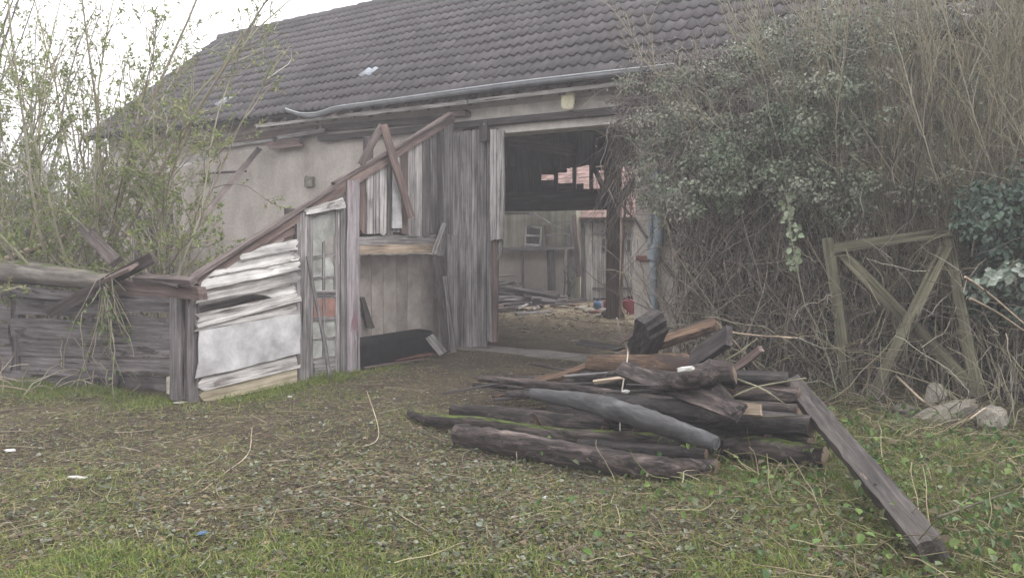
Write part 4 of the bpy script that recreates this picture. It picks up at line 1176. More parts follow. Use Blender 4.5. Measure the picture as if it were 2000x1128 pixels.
pr = random.Random(17)
for k in range(100):
    px, py = pr.uniform(1030, 1470), pr.uniform(725, 870); z = max(.06, .62 - abs(py - 735) / 260 - abs(px - 1330) / 900) * pr.uniform(.35, 1.0)
    a = on(px, py, z); L = pr.choice([.3, .6, 1.2, 1.7]); L = min(L, 1.9 * (1540 - px) / 500); an = YAW + pr.gauss(-.12, .16); dz = pr.gauss(0, .06)
    dv = Vector((math.cos(an), math.sin(an), dz)) * L / 2
    o = log('pile_stick', [a - dv, a + Vector((0, 0, pr.uniform(-.02, .03))), a + dv], pr.choice([.006, .008, .011, .015, .022]), [M[pr.choice(['bark', 'bark_wet', 'bark_wet', 'dark_wood', 'bark', 'orange_wood'])], M['cut_end']], sides=6, rings=7, wob=.15)
    tag(o, 'thin broken stick scattered among the logs of the wood pile', 'stick', 'loose sticks of the wood pile')

# ---- heavy beam lying from the pile to the foreground
bt = on(1550, 752, .40); bb = on(1822, 1075, .10)
o = plank('fallen_beam', bt, bb, .118, .12, M['wet_beam'], face=(-.55, -.25, 1.2), seg=26, m=5, edge=.004, rag=.012, warp=.003)
tag(o, 'heavy wet squared beam lying from the wood pile to the foreground', 'beam')

# ================================================================== plants
def grow(P, D, L, K, wander, up=0.0):
    """N wandering shoots at once -> (N,K,3)"""
    P = np.array(P, float); D = np.array(D, float); D /= np.linalg.norm(D, axis=1, keepdims=True) + 1e-9
    out = [P.copy()]; st = (L / (K - 1))[:, None]
    for k in range(K - 1):
        D = D + NR.normal(size=D.shape) * wander + np.array([0, 0, up])
        D /= np.linalg.norm(D, axis=1, keepdims=True) + 1e-9
        P = P + D * st; out.append(P.copy())
    return np.stack(out, 1)
def sprout(C, n_each, t0, t1, l0, l1, spread, K, wander, up=0.0):
    """side shoots along parent shoots C"""
    N, Kp, _ = C.shape
    pi = np.repeat(np.arange(N), n_each); t = NR.uniform(t0, t1, len(pi)) * (Kp - 1)
    i = np.clip(t.astype(int), 0, Kp - 2); f = (t - i)[:, None]
    P = C[pi, i] * (1 - f) + C[pi, i + 1] * f
    T = C[pi, i + 1] - C[pi, i]; T /= np.linalg.norm(T, axis=1, keepdims=True) + 1e-9
    D = T + rnd_unit(len(pi)) * spread
    L = NR.uniform(l0, l1, len(pi)) * (1.15 - .6 * t / (Kp - 1))
    return grow(P, D, L, K, wander, up)
def taper(C, r0, r1):
    N, K, _ = C.shape
    r = np.linspace(1, 0, K)[None, :]
    r0 = np.broadcast_to(np.asarray(r0, float).reshape(-1, 1), (N, 1))
    return r0 * r + r1 * (1 - r)
def along(C, n, t0=0., t1=1.):
    N, K, _ = C.shape
    pi = NR.integers(0, N, n); t = NR.uniform(t0, t1, n) * (K - 1); i = np.clip(t.astype(int), 0, K - 2); f = (t - i)[:, None]
    return C[pi, i] * (1 - f) + C[pi, i + 1] * f, C[pi, i + 1] - C[pi, i]
def stems_obj(name, sets, parent, sides=3, stuff=False, mat='twig'):
    parts = []
    for C, r, cols in sets:
        parts.append(tubes(C, r, cols, sides))
    V, F, c = join(parts)
    o = put(name, mesh_np(name, V, F, M[mat], c, smooth=True), parent)
    if stuff: o['kind'] = 'stuff'
    return o
def leaf_obj(name, P, D, Nn, L, W, cols, parent, mat='leaf', fold=.25):
    V, F, c = leaves(P, D, Nn, L, W, cols, fold)
    o = put(name, mesh_np(name, V, F, M[mat], c), parent); o['kind'] = 'stuff'
    return o
UP = np.array([0, 0, 1.])
def upn(n, k=1.0): 
    v = rnd_unit(n) + UP * k; return v / np.linalg.norm(v, axis=1, keepdims=True)

STEM_Y = [(.22, .20, .13), (.27, .25, .175), (.18, .155, .115), (.31, .285, .23)]
STEM_G = [(.13, .11, .09), (.17, .145, .125), (.10, .085, .07)]
LEAF_Y = [(.16, .21, .055), (.21, .25, .08), (.125, .17, .05), (.24, .26, .11)]

def elder(name, label, base, n, h, spread, side, leafn, cat='shrub', lsz=.045, low=.12, cols=STEM_Y, lc=LEAF_Y, r0=.028, group=None, leaf_hi=.85):
    t = thing(name, label, cat, base, group)
    b = np.array(base)[None, :] + NR.normal(size=(n, 3)) * np.array([.12, .12, 0])
    D = NR.normal(size=(n, 3)) * np.array([spread, spread, 0]) * .75 + UP
    L = NR.uniform(.65, 1.05, n) * h
    S = grow(b, D, L, 12, .10, .03)
    rs = NR.uniform(.55, 1.2, n) * r0
    stems_obj('trunk', [(S, taper(S, rs, .006), pick(cols, n))], t, 6)
    B1 = sprout(S, side, low, .97, .4, 1.4, .9, 7, .22, .07)
    B2 = sprout(B1, 5, .15, .98, .12, .5, .8, 5, .18, .10)
    stems_obj('branches', [(B1, taper(B1, .0075, .003), pick(cols, len(B1))), (B2, taper(B2, .0035, .0016), pick(cols, len(B2)))], t, 3, True)
    A = np.concatenate([B2.reshape(-1, 3)])
    P, T = along(B2, leafn, .3, 1)
    zr = (P[:, 2] - base[2]) / h
    keep = NR.random(leafn) < np.clip(1.25 - zr / leaf_hi, .10, 1)
    P, T = P[keep], T[keep]; k = len(P)
    T = T / (np.linalg.norm(T, axis=1, keepdims=True) + 1e-9)
    leaf_obj('crown', P, T * .6 + rnd_unit(k), upn(k, .6), NR.uniform(.6, 1.4, k) * lsz, NR.uniform(.35, .7, k) * lsz, pick(lc, k), t)
    return t
def gp(px, py, off):        # ground under a spot behind the shed front
    p = FW(px, py, off); return (p.x, p.y, gzp(p.x, p.y))
elder('elder_shrub', 'tall budding shrub growing up through the roofless shed corner', gp(150, 520, -.7), 12, 5.6, .24, 18, 14000, low=.14, lsz=.04)
elder('elder_shrub', 'slender shrub beside the taller one inside the shed', gp(290, 520, -1.0), 9, 4.0, .24, 14, 9000, low=.22, lsz=.04, r0=.015)
elder('elder_shrub', 'leafy shrub at the far end of the shed front', gp(10, 520, -.9), 12, 5.4, .24, 18, 14000, low=.14, lsz=.04)
elder('elder_shrub', 'low leafy sapling between shed rafters and plastered wall', gp(335, 500, -2.4), 4, 2.7, .10, 8, 1500, low=.35, lsz=.04)
# a couple of bare thin trees past the gable
for px, d, h, lb in ((60, 19, 8.5, 'bare young tree standing beyond the barn gable'), (190, 22, 8.0, 'thin forked bare tree behind the barn gable'), (-60, 17, 9.0, 'bushy bare tree beyond the end of the shed'), (-160, 15, 8.5, 'spreading bare tree left past the shed end')):
    p = PD(px, 458, d); elder('bare_tree', lb, (p.x, p.y, 0), 14, h, .16, 16, 4200, 'tree', .06, .15, STEM_G, LEAF_Y, .05, leaf_hi=1.4)
# hedge and far trees
hd = thing('hedge', 'overgrown hedge filling the gap past the shed end', 'hedge', (-17, 7, 0))
n = 420
hx = NR.uniform(-26, -13.2, n); hy = 9.5 + NR.normal(size=n) * 1.3 - (hx + 15) * .05
hy = np.where(hx > -16.3, NR.uniform(5.5, 8.4, n), hy)
S = grow(np.stack([hx, hy, np.zeros(n)], 1), NR.normal(size=(n, 3)) * np.array([.3, .3, 0]) + UP, NR.uniform(1.6, 3.6, n), 8, .15, .05)
S2 = sprout(S, 9, .1, .98, .3, .9, .9, 5, .2, .05)
stems_obj('stems', [(S, taper(S, .016, .005), pick(STEM_G, n)), (S2, taper(S2, .006, .0025), pick(STEM_G + STEM_Y, len(S2)))], hd, 3)
P, T = along(S2, 22000); k = len(P)
leaf_obj('foliage', P, rnd_unit(k), upn(k, .5), NR.uniform(.04, .09, k), NR.uniform(.03, .05, k), pick([(.10, .12, .045), (.15, .16, .06), (.08, .09, .05)], k), hd)
fw = thing('far_wood', 'distant bare wood along the skyline', 'wood', (-60, 60, 0)); fw['kind'] = 'stuff'
n = 700
an = NR.uniform(math.radians(30), math.radians(115), n); dd = NR.uniform(55, 95, n)
S = grow(np.stack([-np.sin(an) * dd, np.cos(an) * dd, np.zeros(n)], 1), NR.normal(size=(n, 3)) * np.array([.1, .1, 0]) + UP, NR.uniform(5, 9, n), 6, .08, .05)
S2 = sprout(S, 16, .1, .95, 1.2, 3, .9, 4, .15, .1)
stems_obj('trees', [(S, taper(S, .14, .03), pick(STEM_G, n)), (S2, taper(S2, .06, .02), pick(STEM_G, len(S2)))], fw, 3)['kind'] = 'stuff'

# ---- dry vines and bramble stalks hanging on the shed front
vine = thing('dry_vine', 'dry tangled vine hanging over the dark shed front boards', 'vine', FW(200, 560, .15))
n = 26
P0 = np.array([tuple(FW(NR.uniform(185, 222), NR.uniform(535, 580), NR.uniform(.08, .2))) for _ in range(n)])
C1 = grow(P0, NR.normal(size=(n, 3)) * .35 - UP, NR.uniform(.5, 1.2, n), 8, .16, -.1)
stems_obj('strands', [(C1, taper(C1, .006, .003), pick([(.30, .27, .21), (.22, .19, .15)], n))], vine, 4)
P, T = along(C1, 260); leaf_obj('foliage', P, rnd_unit(260), upn(260), NR.uniform(.03, .06, 260), NR.uniform(.02, .04, 260), pick([(.10, .15, .04), (.14, .18, .06)], 260), vine)
br = thing('dead_stalks', 'pale dead bramble stalks arching before the shed front', 'stalks', FW(60, 740, .3))
n = 30
P0 = np.array([tuple(G(NR.uniform(-40, 260), NR.uniform(745, 772), .02)) for _ in range(n)])
C1 = grow(P0, NR.normal(size=(n, 3)) * np.array([.8, .4, 0]) + UP, NR.uniform(.4, 1.1, n), 8, .35, -.08)
C1[..., 2] = np.maximum(C1[..., 2], .03)
stems_obj('stalks', [(C1, taper(C1, .0075, .004), pick([(.34, .31, .24), (.27, .23, .18)], n))], br, 4)

# ---- overgrown wall at the right
def inpoly(x, y, poly):
    r = np.zeros(len(x), bool); j = len(poly) - 1
    for i in range(len(poly)):
        xi, yi = poly[i]; xj, yj = poly[j]
        r ^= ((yi > y) != (yj > y)) & (x < (xj - xi) * (y - yi) / (yj - yi + 1e-9) + xi); j = i
    return r
def volume(poly, n, ya, yb):
    """points in a thicket: an outline on the barn face with real depth in front of it"""
    xs = [p[0] for p in poly]; ys = [p[1] for p in poly]
    out = []
    while len(out) < n:
        x = NR.uniform(min(xs), max(xs), n); y = NR.uniform(min(ys), max(ys), n)
        k = inpoly(x, y, poly)
        for a, b in zip(x[k], y[k]): out.append((a, b))
    out = np.array(out[:n]); Y = NR.uniform(ya, yb, n)
    d = np.stack([(out[:, 0] - 1000) / FPX, -(out[:, 1] - 564) / FPX, -np.ones(n)], 1) @ np.array(CM).T
    return np.array(CAM) + d * (Y / d[:, 1])[:, None]
IVY = [(1225, 145), (1420, 105), (1540, 40), (1640, 10), (1750, 40), (1760, 230), (1690, 420), (1560, 430), (1470, 330), (1390, 400), (1310, 440), (1255, 400), (1240, 300)]
MAT = [(1212, 140), (1300, 100), (1440, 95), (1460, 300), (1330, 330), (1262, 300), (1240, 250), (1200, 240)]
TANG = [(1300, 400), (1480, 330), (1660, 380), (1700, 740), (1560, 760), (1330, 660)]
DARK = [(1560, 430), (1750, 350), (2150, 330), (2150, 790), (1600, 770)]
RIV = [(1880, 370), (1950, 330), (2120, 330), (2120, 650), (1990, 640), (1900, 600)]
ivy = thing('ivy_thicket', 'dense ivy thicket spilling from the eave over the plastered wall', 'ivy', (-2.6, 8.8, 0))
C0 = volume(IVY, 700, 7.6, 8.7)
S = grow(C0, rnd_unit(700) + np.array([-.2, -.15, .1]), NR.uniform(.15, .6, 700), 6, .3, -.05)
rt = volume([(1340, 640), (1620, 640), (1620, 760), (1340, 700)], 40, 8.5, 8.9); rt[:, 2] = 0
S0 = grow(rt, NR.normal(size=(40, 3)) * np.array([.2, .05, 0]) + UP, NR.uniform(2.4, 3.4, 40), 9, .12, .03); S0[..., 1] = np.minimum(S0[..., 1], 8.95)
stems_obj('stems', [(S, taper(S, .0032, .0016), pick([(.28, .26, .21), (.23, .21, .175), (.18, .16, .13)], 700)), (S0, taper(S0, .03, .01), pick(STEM_G, 40))], ivy, 4)
def ivy_leaves(parent, poly, n, ya, yb, cols, l0=.035, l1=.075, dirn=(.0, -1, .9), mat='leaf_gloss'):
    P = volume(poly, n, ya, yb)
    P += .05 * np.sin(P[:, [2, 0, 1]] * 7)
    nn = rnd_unit(n) * .8 + np.array(dirn); D = rnd_unit(n) + np.array([-.4, -.3, -.8])
    return leaf_obj('foliage', P, D, nn, NR.uniform(l0, l1, n), NR.uniform(l0, l1, n) * .8, pick(cols, n, .3), parent, mat)
# leaf clumps make lit mounds with dark hollows between them
def clumps(parent, poly, nc, per, ya, yb, rad, cols, l0, l1, mat='leaf_gloss', name='foliage'):
    C = volume(poly, nc, ya, yb); rr = NR.uniform(.6, 1.3, nc) * rad
    ci = np.repeat(np.arange(nc), per); u = rnd_unit(len(ci)); u[:, 2] *= .7
    u[:, 1] = np.where(NR.random(len(ci)) < .7, -np.abs(u[:, 1]), u[:, 1])
    P = C[ci] + u * rr[ci][:, None] * NR.uniform(.55, 1.0, (len(ci), 1)); n = len(ci)
    P[:, 1] = np.minimum(P[:, 1], 8.93 if ya > 5 else 99)
    nn = u + UP * .7 + rnd_unit(n) * .5; D = u * .3 + rnd_unit(n) * .7 - UP * .6
    cc = np.array(cols)[NR.integers(0, len(cols), nc)][ci] * NR.uniform(.7, 1.3, (n, 1))
    return leaf_obj(name, P, D, nn, NR.uniform(l0, l1, n), NR.uniform(l0, l1, n) * .75, cc, parent, mat)
IVC = [(.24, .235, .19), (.12, .14, .09), (.16, .18, .125), (.10, .12, .08), (.20, .21, .16), (.13, .155, .10)]
clumps(ivy, IVY, 230, 65, 7.6, 8.75, .17, IVC, .02, .045)
IVS = [(1500, 0), (1980, 0), (1980, 330), (1720, 460), (1560, 440)]
clumps(ivy, IVS, 110, 45, 7.9, 8.7, .2, IVC, .02, .042)
IVT = [(1300, 330), (1450, 240), (1600, 140), (1700, 160), (1640, 400), (1500, 400), (1400, 420), (1280, 440)]
clumps(ivy, IVT, 60, 60, 7.4, 8.2, .15, [(.075, .105, .06), (.10, .135, .08), (.14, .17, .11), (.20, .22, .16)], .028, .055)
mat_ = thing('dead_vine_mat', 'mat of dead brown vine hanging off the gutter end', 'vine', (-4, 8.7, 3))
C0 = volume(MAT, 1500, 8.35, 8.95)
S = grow(C0, rnd_unit(1500) + np.array([0, 0, -.35]), NR.uniform(.15, .55, 1500), 5, .45, -.08)
C1_ = volume([(1190, 235), (1245, 225), (1250, 330), (1200, 400)], 130, 8.7, 9.3); S1 = grow(C1_, rnd_unit(130) * .5 - UP, NR.uniform(.3, 1.1, 130), 7, .25, -.1)
stems_obj('strands', [(S, taper(S, .0045, .002), pick([(.19, .16, .15), (.25, .22, .20), (.14, .115, .11)], 1500)), (S1, taper(S1, .005, .003), pick(STEM_G + [(.25, .22, .2)], 130))], mat_, 3)
P, T = along(S, 5200); leaf_obj('foliage', P, rnd_unit(5200), upn(5200), NR.uniform(.02, .05, 5200), NR.uniform(.012, .03, 5200), pick([(.18, .155, .14), (.24, .215, .195), (.13, .12, .10)], 5200), mat_)

tg = thing('bramble_thicket', 'tangled leafless brambles under the ivy against the wall', 'brambles', (-2.8, 8.6, 0))
C0 = volume(TANG, 1300, 8.0, 8.95)
S = grow(C0, rnd_unit(1300) * .55 - UP * NR.choice([-.8, 1.0], (1300, 1)), NR.uniform(.3, 1.3, 1300), 8, .22, -.06)
b0 = volume([(1310, 640), (1700, 700), (1700, 770), (1330, 720)], 320, 7.9, 8.9); b0[:, 2] = gz(b0[:, 0], b0[:, 1])
S2 = grow(b0, NR.normal(size=(320, 3)) * np.array([.6, .3, 0]) + UP, NR.uniform(.7, 2.2, 320), 10, .2, -.09)
S2[..., 2] = np.maximum(S2[..., 2], .02); 
for q in (S, S2): q[..., 1] = np.minimum(q[..., 1], 8.95)
stems_obj('stems', [(S, taper(S, .006, .0025), pick(STEM_G + [(.23, .20, .17)], 1300)), (S2, taper(S2, .008, .003), pick(STEM_G + STEM_Y, 320))], tg, 3)
ivy_leaves(tg, TANG, 5200, 8.1, 8.95, [(.08, .085, .06), (.11, .11, .08), (.14, .13, .105)], .022, .05)

dk = thing('bramble_thicket', 'dark tangled brambles behind the X-braced timber frame', 'brambles', (-.6, 8.6, 0))
C0 = volume(DARK, 1500, 8.3, 8.95)
S = grow(C0, rnd_unit(1500) * .6 - UP * NR.choice([-.8, 1.0], (1500, 1)), NR.uniform(.3, 1.2, 1500), 8, .22, -.05); S[..., 1] = np.clip(S[..., 1], 8.05, 8.95)
stems_obj('stems', [(S, taper(S, .006, .0025), pick(STEM_G + [(.20, .18, .14)], 1500))], dk, 3)
ivy_leaves(dk, DARK, 9000, 8.3, 8.95, [(.045, .055, .035), (.065, .075, .045), (.085, .08, .06)], .03, .065)

C0 = volume([(1580, 480), (2000, 480), (2000, 740), (1600, 740)], 90, 7.3, 7.75)
S = grow(C0, rnd_unit(90) + np.array([0, 0, .2]), NR.uniform(.25, .9, 90), 8, .25, -.06); S[..., 2] = np.maximum(S[..., 2], .05)
b0 = volume([(1580, 740), (2000, 740), (2000, 790), (1600, 790)], 60, 7.2, 7.7); b0[:, 2] = gz(b0[:, 0], b0[:, 1])
S3 = grow(b0, NR.normal(size=(60, 3)) * np.array([.6, .4, 0]) + UP, NR.uniform(.3, 1.1, 60), 8, .25, -.1); S3[..., 2] = np.maximum(S3[..., 2], .05)
fr_ = thing('loose_brambles', 'loose bramble stems trailing in front of the timber frame', 'brambles', (-.8, 7.6, 0))
stems_obj('stems', [(S, taper(S, .0045, .002), pick(STEM_G + STEM_Y, 90)), (S3, taper(S3, .005, .0025), pick(STEM_G + STEM_Y, 60))], fr_, 3, True)
ri = thing('ivy_clump', 'dark glossy ivy clump beside the timber frame post', 'ivy', (.4, 8.2, 0))
C0 = volume(RIV, 120, 7.7, 8.6); S = grow(C0, rnd_unit(120) - UP * .3, NR.uniform(.3, .8, 120), 6, .25)
stems_obj('stems', [(S, taper(S, .006, .003), pick(STEM_G, 120))], ri, 3)
clumps(ri, RIV, 60, 75, 7.6, 8.4, .17, [(.05, .085, .06), (.07, .11, .075), (.11, .15, .11)], .04, .075)

# upright osier shoots: four stools
for k, (px, py, Y, nst, sp, lb) in enumerate(((1640, 745, 8.45, 34, .24, 'upright yellow-grey shoots of a bush left of the X brace'), (1790, 745, 8.5, 62, .28, 'broad fan of yellowish upright shoots behind the X brace'),
                                             (1910, 745, 8.4, 45, .22, 'tall yellowish shoots rising by the ivy clump'), (2060, 760, 8.1, 50, .28, 'thick stand of shoots past the ivy clump'))):
    b = PY(px, py, Y); b.z = gzp(b.x, b.y)
    t = thing('osier_bush', lb, 'bush', b)
    bb = np.array(b)[None, :] + NR.normal(size=(nst, 3)) * np.array([.22, .12, 0])
    S = grow(bb, NR.normal(size=(nst, 3)) * np.array([sp, sp * .45, 0]) + UP + np.array([0, -.03, 0]), NR.uniform(2.6, 5.2, nst), 12, .07, .015)
    S[..., 1] = np.where(S[..., 2] < 3.4, np.minimum(S[..., 1], 8.93), np.minimum(S[..., 1], 8.5))
    S[..., 1] = np.where(S[..., 2] < 1.9, np.maximum(S[..., 1], 8.2), S[..., 1])
    B1 = sprout(S, 16, .15, .97, .3, 1.2, .5, 7, .13, .06); B1[..., 1] = np.where(B1[..., 2] < 1.9, np.maximum(B1[..., 1], 8.05), B1[..., 1]); B2 = sprout(B1, 5, .15, .97, .1, .4, .6, 4, .15, .05)
    stems_obj('stems', [(S, taper(S, NR.uniform(.003, .009, nst), .0025), pick(STEM_Y, nst))], t, 5, True)
    stems_obj('twigs', [(B1, taper(B1, .003, .0014), pick(STEM_Y, len(B1))), (B2, taper(B2, .0024, .0012), pick(STEM_Y, len(B2)))], t, 3, True)
    P, T = along(B2, 2600); leaf_obj('buds', P, T + rnd_unit(2600) * .02, upn(2600), NR.uniform(.012, .03, 2600), NR.uniform(.006, .012, 2600), pick([(.30, .29, .12), (.24, .22, .13)], 2600), t)

# pale ivy strand hanging out of the thicket, leaf by leaf
def lone_leaves(name, label, pts, n, sz, cols, spread, seed):
    rr = random.Random(seed)
    t = thing(name, label, 'ivy', pts[0])
    log('stem', pts, .006, M['moss_wood'], t, sides=5, rings=16, wob=0)
    mats = []
    for ci, c in enumerate(cols):
        mats.append(plain(name + '_leaf_%d' % ci, tuple(.85 * x for x in c), c, 9, rough=.45, bmp=0, lo=.8, hi=1.2))
    mes = []
    for m_ in mats:
        V, F, _ = leaves(np.zeros((1, 3)), np.array([[1., 0, 0]]), np.array([[0, 0, 1.]]), np.array([1.]), np.array([.85]), np.ones((1, 3)))
        mes.append(mesh_np('leaf', V, F, m_))
    for k in range(n):
        tt = rr.uniform(.15, 1) * (len(pts) - 1); i = min(int(tt), len(pts) - 2); p = pts[i].lerp(pts[i + 1], tt - i)
        d = Vector((rr.uniform(-1, 1), rr.uniform(-.6, .2), rr.uniform(-1.2, .3))).normalized()
        x, y, nn = frame(d, (rr.uniform(-.4, .4), -1, rr.uniform(0, .8)))
        p = p + Vector((rr.uniform(-1, 1), rr.uniform(-.5, .3), rr.uniform(-.5, .5))) * spread; s = sz * rr.uniform(.7, 1.25)
        put('leaf', rr.choice(mes), t, Matrix(((x.x * s, y.x * s, nn.x * s, p.x), (x.y * s, y.y * s, nn.y * s, p.y), (x.z * s, y.z * s, nn.z * s, p.z), (0, 0, 0, 1))))
lone_leaves('ivy_strand', 'single pale ivy strand dangling free below the thicket', [PY(1530, 335, 7.7), PY(1538, 400, 7.65), PY(1550, 450, 7.65), PY(1556, 505, 7.65), PY(1545, 525, 7.65)], 60, .06, [(.22, .27, .17), (.30, .34, .24), (.16, .21, .12)], .055, 3)
lone_leaves('ivy_spray', 'spray of pale leaves standing out before the dark ivy clump', [PY(1990, 505, 7.2), PY(1960, 530, 7.2), PY(1930, 540, 7.15), PY(1918, 545, 7.15)], 40, .058, [(.24, .28, .23), (.32, .36, .31), (.16, .20, .155)], .075, 4)
lone_leaves('ivy_sprig', 'small pale ivy sprig curling round the downpipe top', [PY(1240, 348, 8.6), PY(1270, 400, 8.6), PY(1290, 420, 8.6), PY(1300, 470, 8.65)], 24, .06, [(.20, .25, .15), (.28, .31, .22)], .05, 5)
# weeds at the foot of the pillar and bare canes in front of the bush
for (a, m_, b), lb in ((((1500, 740, .1), (1410, 640, .7), (1400, 626, .75)), 'thin tan cane bent over the cracked beam'), (((1405, 640, .7), (1450, 652, .75), (1570, 660, .7)), 'long tan cane reaching from pile to bush'), (((1885, 540, 1.2), (1940, 580, 1.0), (2010, 640, .8)), 'bare grey cane slanting past the ivy spray'), (((1895, 582, 1.1), (1950, 612, 1.0), (2020, 660, .8)), 'second bare grey cane below the ivy spray'), (((1752, 735, .35), (1800, 780, .25), (1830, 800, .15)), 'pale cut cane leaning over the rubble stones'), (((1872, 835, .1), (1890, 820, .2), (1925, 795, .3)), 'short pale cane crossing behind the round stone')):
    o = log('cane', [on(*a), on(*m_), on(*b)], [.009, .008, .005], M['tan_wood'], sides=5, rings=12, wob=0); tag(o, lb, 'cane')

# ================================================================== ground cover
def spots(n, dmin=2.6, dmax=11.5, lat=1.0):
    u = NR.random(n); d = dmin / (1 - u * (1 - dmin / dmax)); l = NR.uniform(-lat, lat, n) * d
    x = l * math.cos(YAW) - d * math.sin(YAW); y = l * math.sin(YAW) + d * math.cos(YAW)
    ok = (y < 8.9) & ~((x < -6.6) & (y > 4.55 + (x + 6.6) * .17))
    return x[ok], y[ok]
def blob(x, y, px, py, rx, ry):
    c = G(px, py); fx, fy = -math.sin(YAW), math.cos(YAW)
    dx, dy = x - c.x, y - c.y; f = dx * fx + dy * fy; l = dx * math.cos(YAW) + dy * math.sin(YAW)
    return np.exp(-(l / rx) ** 2 - (f / ry) ** 2)
def wav(x, y): return .5 + .25 * (np.sin(2.3 * x + 1.1 * y) * np.sin(1.9 * y - .7 * x + 2) + np.sin(4.7 * x - 3.1 * y + 1) * np.sin(5.3 * y + 1.7 * x))
def green(x, y):
    g = .24 + .75 * np.clip(wav(x, y) - .40, 0, 1)
    for b, s in (((170, 765, 1.9, .45), .9), ((-150, 770, 1.5, .8), .9), ((540, 770, .7, .25), 1.0), ((420, 800, .5, .2), .6), ((640, 740, .35, .2), .8), ((620, 1120, .5, .4), .75), ((760, 1060, .3, .3), .6), ((200, 1110, .35, .3), .7), ((50, 960, .6, .4), .45), ((0, 1120, .5, .5), .6),
                 ((1500, 940, .9, .6), .7), ((1750, 960, 1.2, 1.3), .75), ((1400, 1130, 1.0, .4), .45), ((1000, 1150, .7, .3), .35)):
        g = g + s * blob(x, y, *b)
    for b, s in (((900, 730, .9, 1.3), .6), ((1100, 690, .8, 1.0), .6), ((620, 900, 1.2, .8), .1)):
        g = g * (1 - s * blob(x, y, *b))
    g = g * np.clip(.1 + 1.5 * wav(x * 2.1 + 3, y * 2.4), .08, 1.1) * np.clip(.35 + 1.1 * wav(x * 6.3, y * 5.7 + 1), .2, 1.1)
    for b, s in (((170, 762, 1.9, .35), .9), ((540, 770, .65, .2), .95), ((640, 742, .35, .15), .8), ((620, 1110, .45, .3), .35), ((150, 1120, .5, .3), .35)):
        g = g + s * blob(x, y, *b)
    return np.clip(g, 0, 1)
def rough(x, y):     # heaps of cut weeds at the right
    return np.clip(blob(x, y, 1750, 930, 1.3, 1.6) + .8 * blob(x, y, 1950, 1050, .8, .9) + .75 * blob(x, y, 1480, 930, .8, .55), 0, 1)

# grass
x, y = spots(270000); g = green(x, y)
k = NR.random(len(x)) < g * 1.0; x, y = x[k], y[k]
# lusher tufts along the foot of the shed walls
q = 11000; tq = NR.uniform(0, 4.2, q); oq = np.abs(NR.normal(size=q)) * .28 - .03
x1_, y1_ = cA.x + fd.x * tq + fn.x * oq, cA.y + fd.y * tq + fn.y * oq
q2 = 5000; x2_ = EX + .08 + np.abs(NR.normal(size=q2)) * .13; y2_ = NR.uniform(4.75, 7.3, q2)
x3_, y3_ = np.concatenate([x1_, x2_]), np.concatenate([y1_, y2_]); kk = NR.random(len(x3_)) < np.clip(wav(x3_ * 2.2, y3_ * 2.6) * 1.6 - .15, .05, 1); x3_, y3_ = x3_[kk], y3_[kk]
n3 = len(x3_); x = np.concatenate([x, x3_]); y = np.concatenate([y, y3_]); n = len(x); rg = rough(x, y)
cl_ = np.stack([np.round(x / .13) * .13 + .04 * np.sin(y * 31), np.round(y / .13) * .13 + .04 * np.sin(x * 29)], 1); mv = (NR.random(n) < .45) & (np.arange(n) < n - n3)
x = np.where(mv, cl_[:, 0] + NR.normal(size=n) * .018, x); y = np.where(mv, cl_[:, 1] + NR.normal(size=n) * .018, y)
P = np.stack([x, y, gz(x, y) - .005], 1)
D = NR.normal(size=(n, 3)) * .75; D[:, 2] = np.abs(D[:, 2]) * .4 + .55; D /= np.linalg.norm(D, axis=1, keepdims=True)
L = NR.uniform(.025, .085, n) * (.7 + .8 * green(x, y)) * (1 + .5 * rg) * np.where(np.arange(n) < n - n3, 1.0, 1.25); W = NR.uniform(.003, .006, n)
V, F4, F3, c = blades(P, D, L, W, NR.uniform(.1, .7, n), pick([(.09, .14, .03), (.13, .18, .04), (.18, .21, .055), (.075, .12, .03), (.26, .26, .09), (.19, .23, .055)], n))
o = put('grass', mesh_np('grass', V, [F4, F3], M['grass'], c)); tag(o, 'short green grass in ragged patches on the earth', 'grass'); o['kind'] = 'stuff'
# straw and dry stalks lying flat
x, y = spots(170000); inner = np.clip(1 - .75 * blob(x, y, 950, 720, .9, 1.6), .1, 1); k = NR.random(len(x)) < inner; x, y = x[k], y[k]; n = len(x)
D = NR.normal(size=(n, 3)); D[:, 2] *= .10 + .25 * rough(x, y); D /= np.linalg.norm(D, axis=1, keepdims=True)
P = np.stack([x, y, gz(x, y) + NR.uniform(.002, .02, n) + .06 * rough(x, y) * NR.random(n)], 1)
V, F4, F3, c = blades(P, D, NR.uniform(.025, .11, n), NR.uniform(.002, .0045, n), NR.uniform(-.2, .3, n), pick([(.28, .235, .13), (.20, .165, .09), (.12, .095, .06), (.34, .30, .19), (.17, .16, .075), (.09, .07, .05), (.20, .20, .09)], n))
o = put('dry_stalks', mesh_np('dry_stalks', V, [F4, F3], M['grass'], c)); tag(o, 'dry straw and cut stalks strewn flat over the earth', 'straw'); o['kind'] = 'stuff'
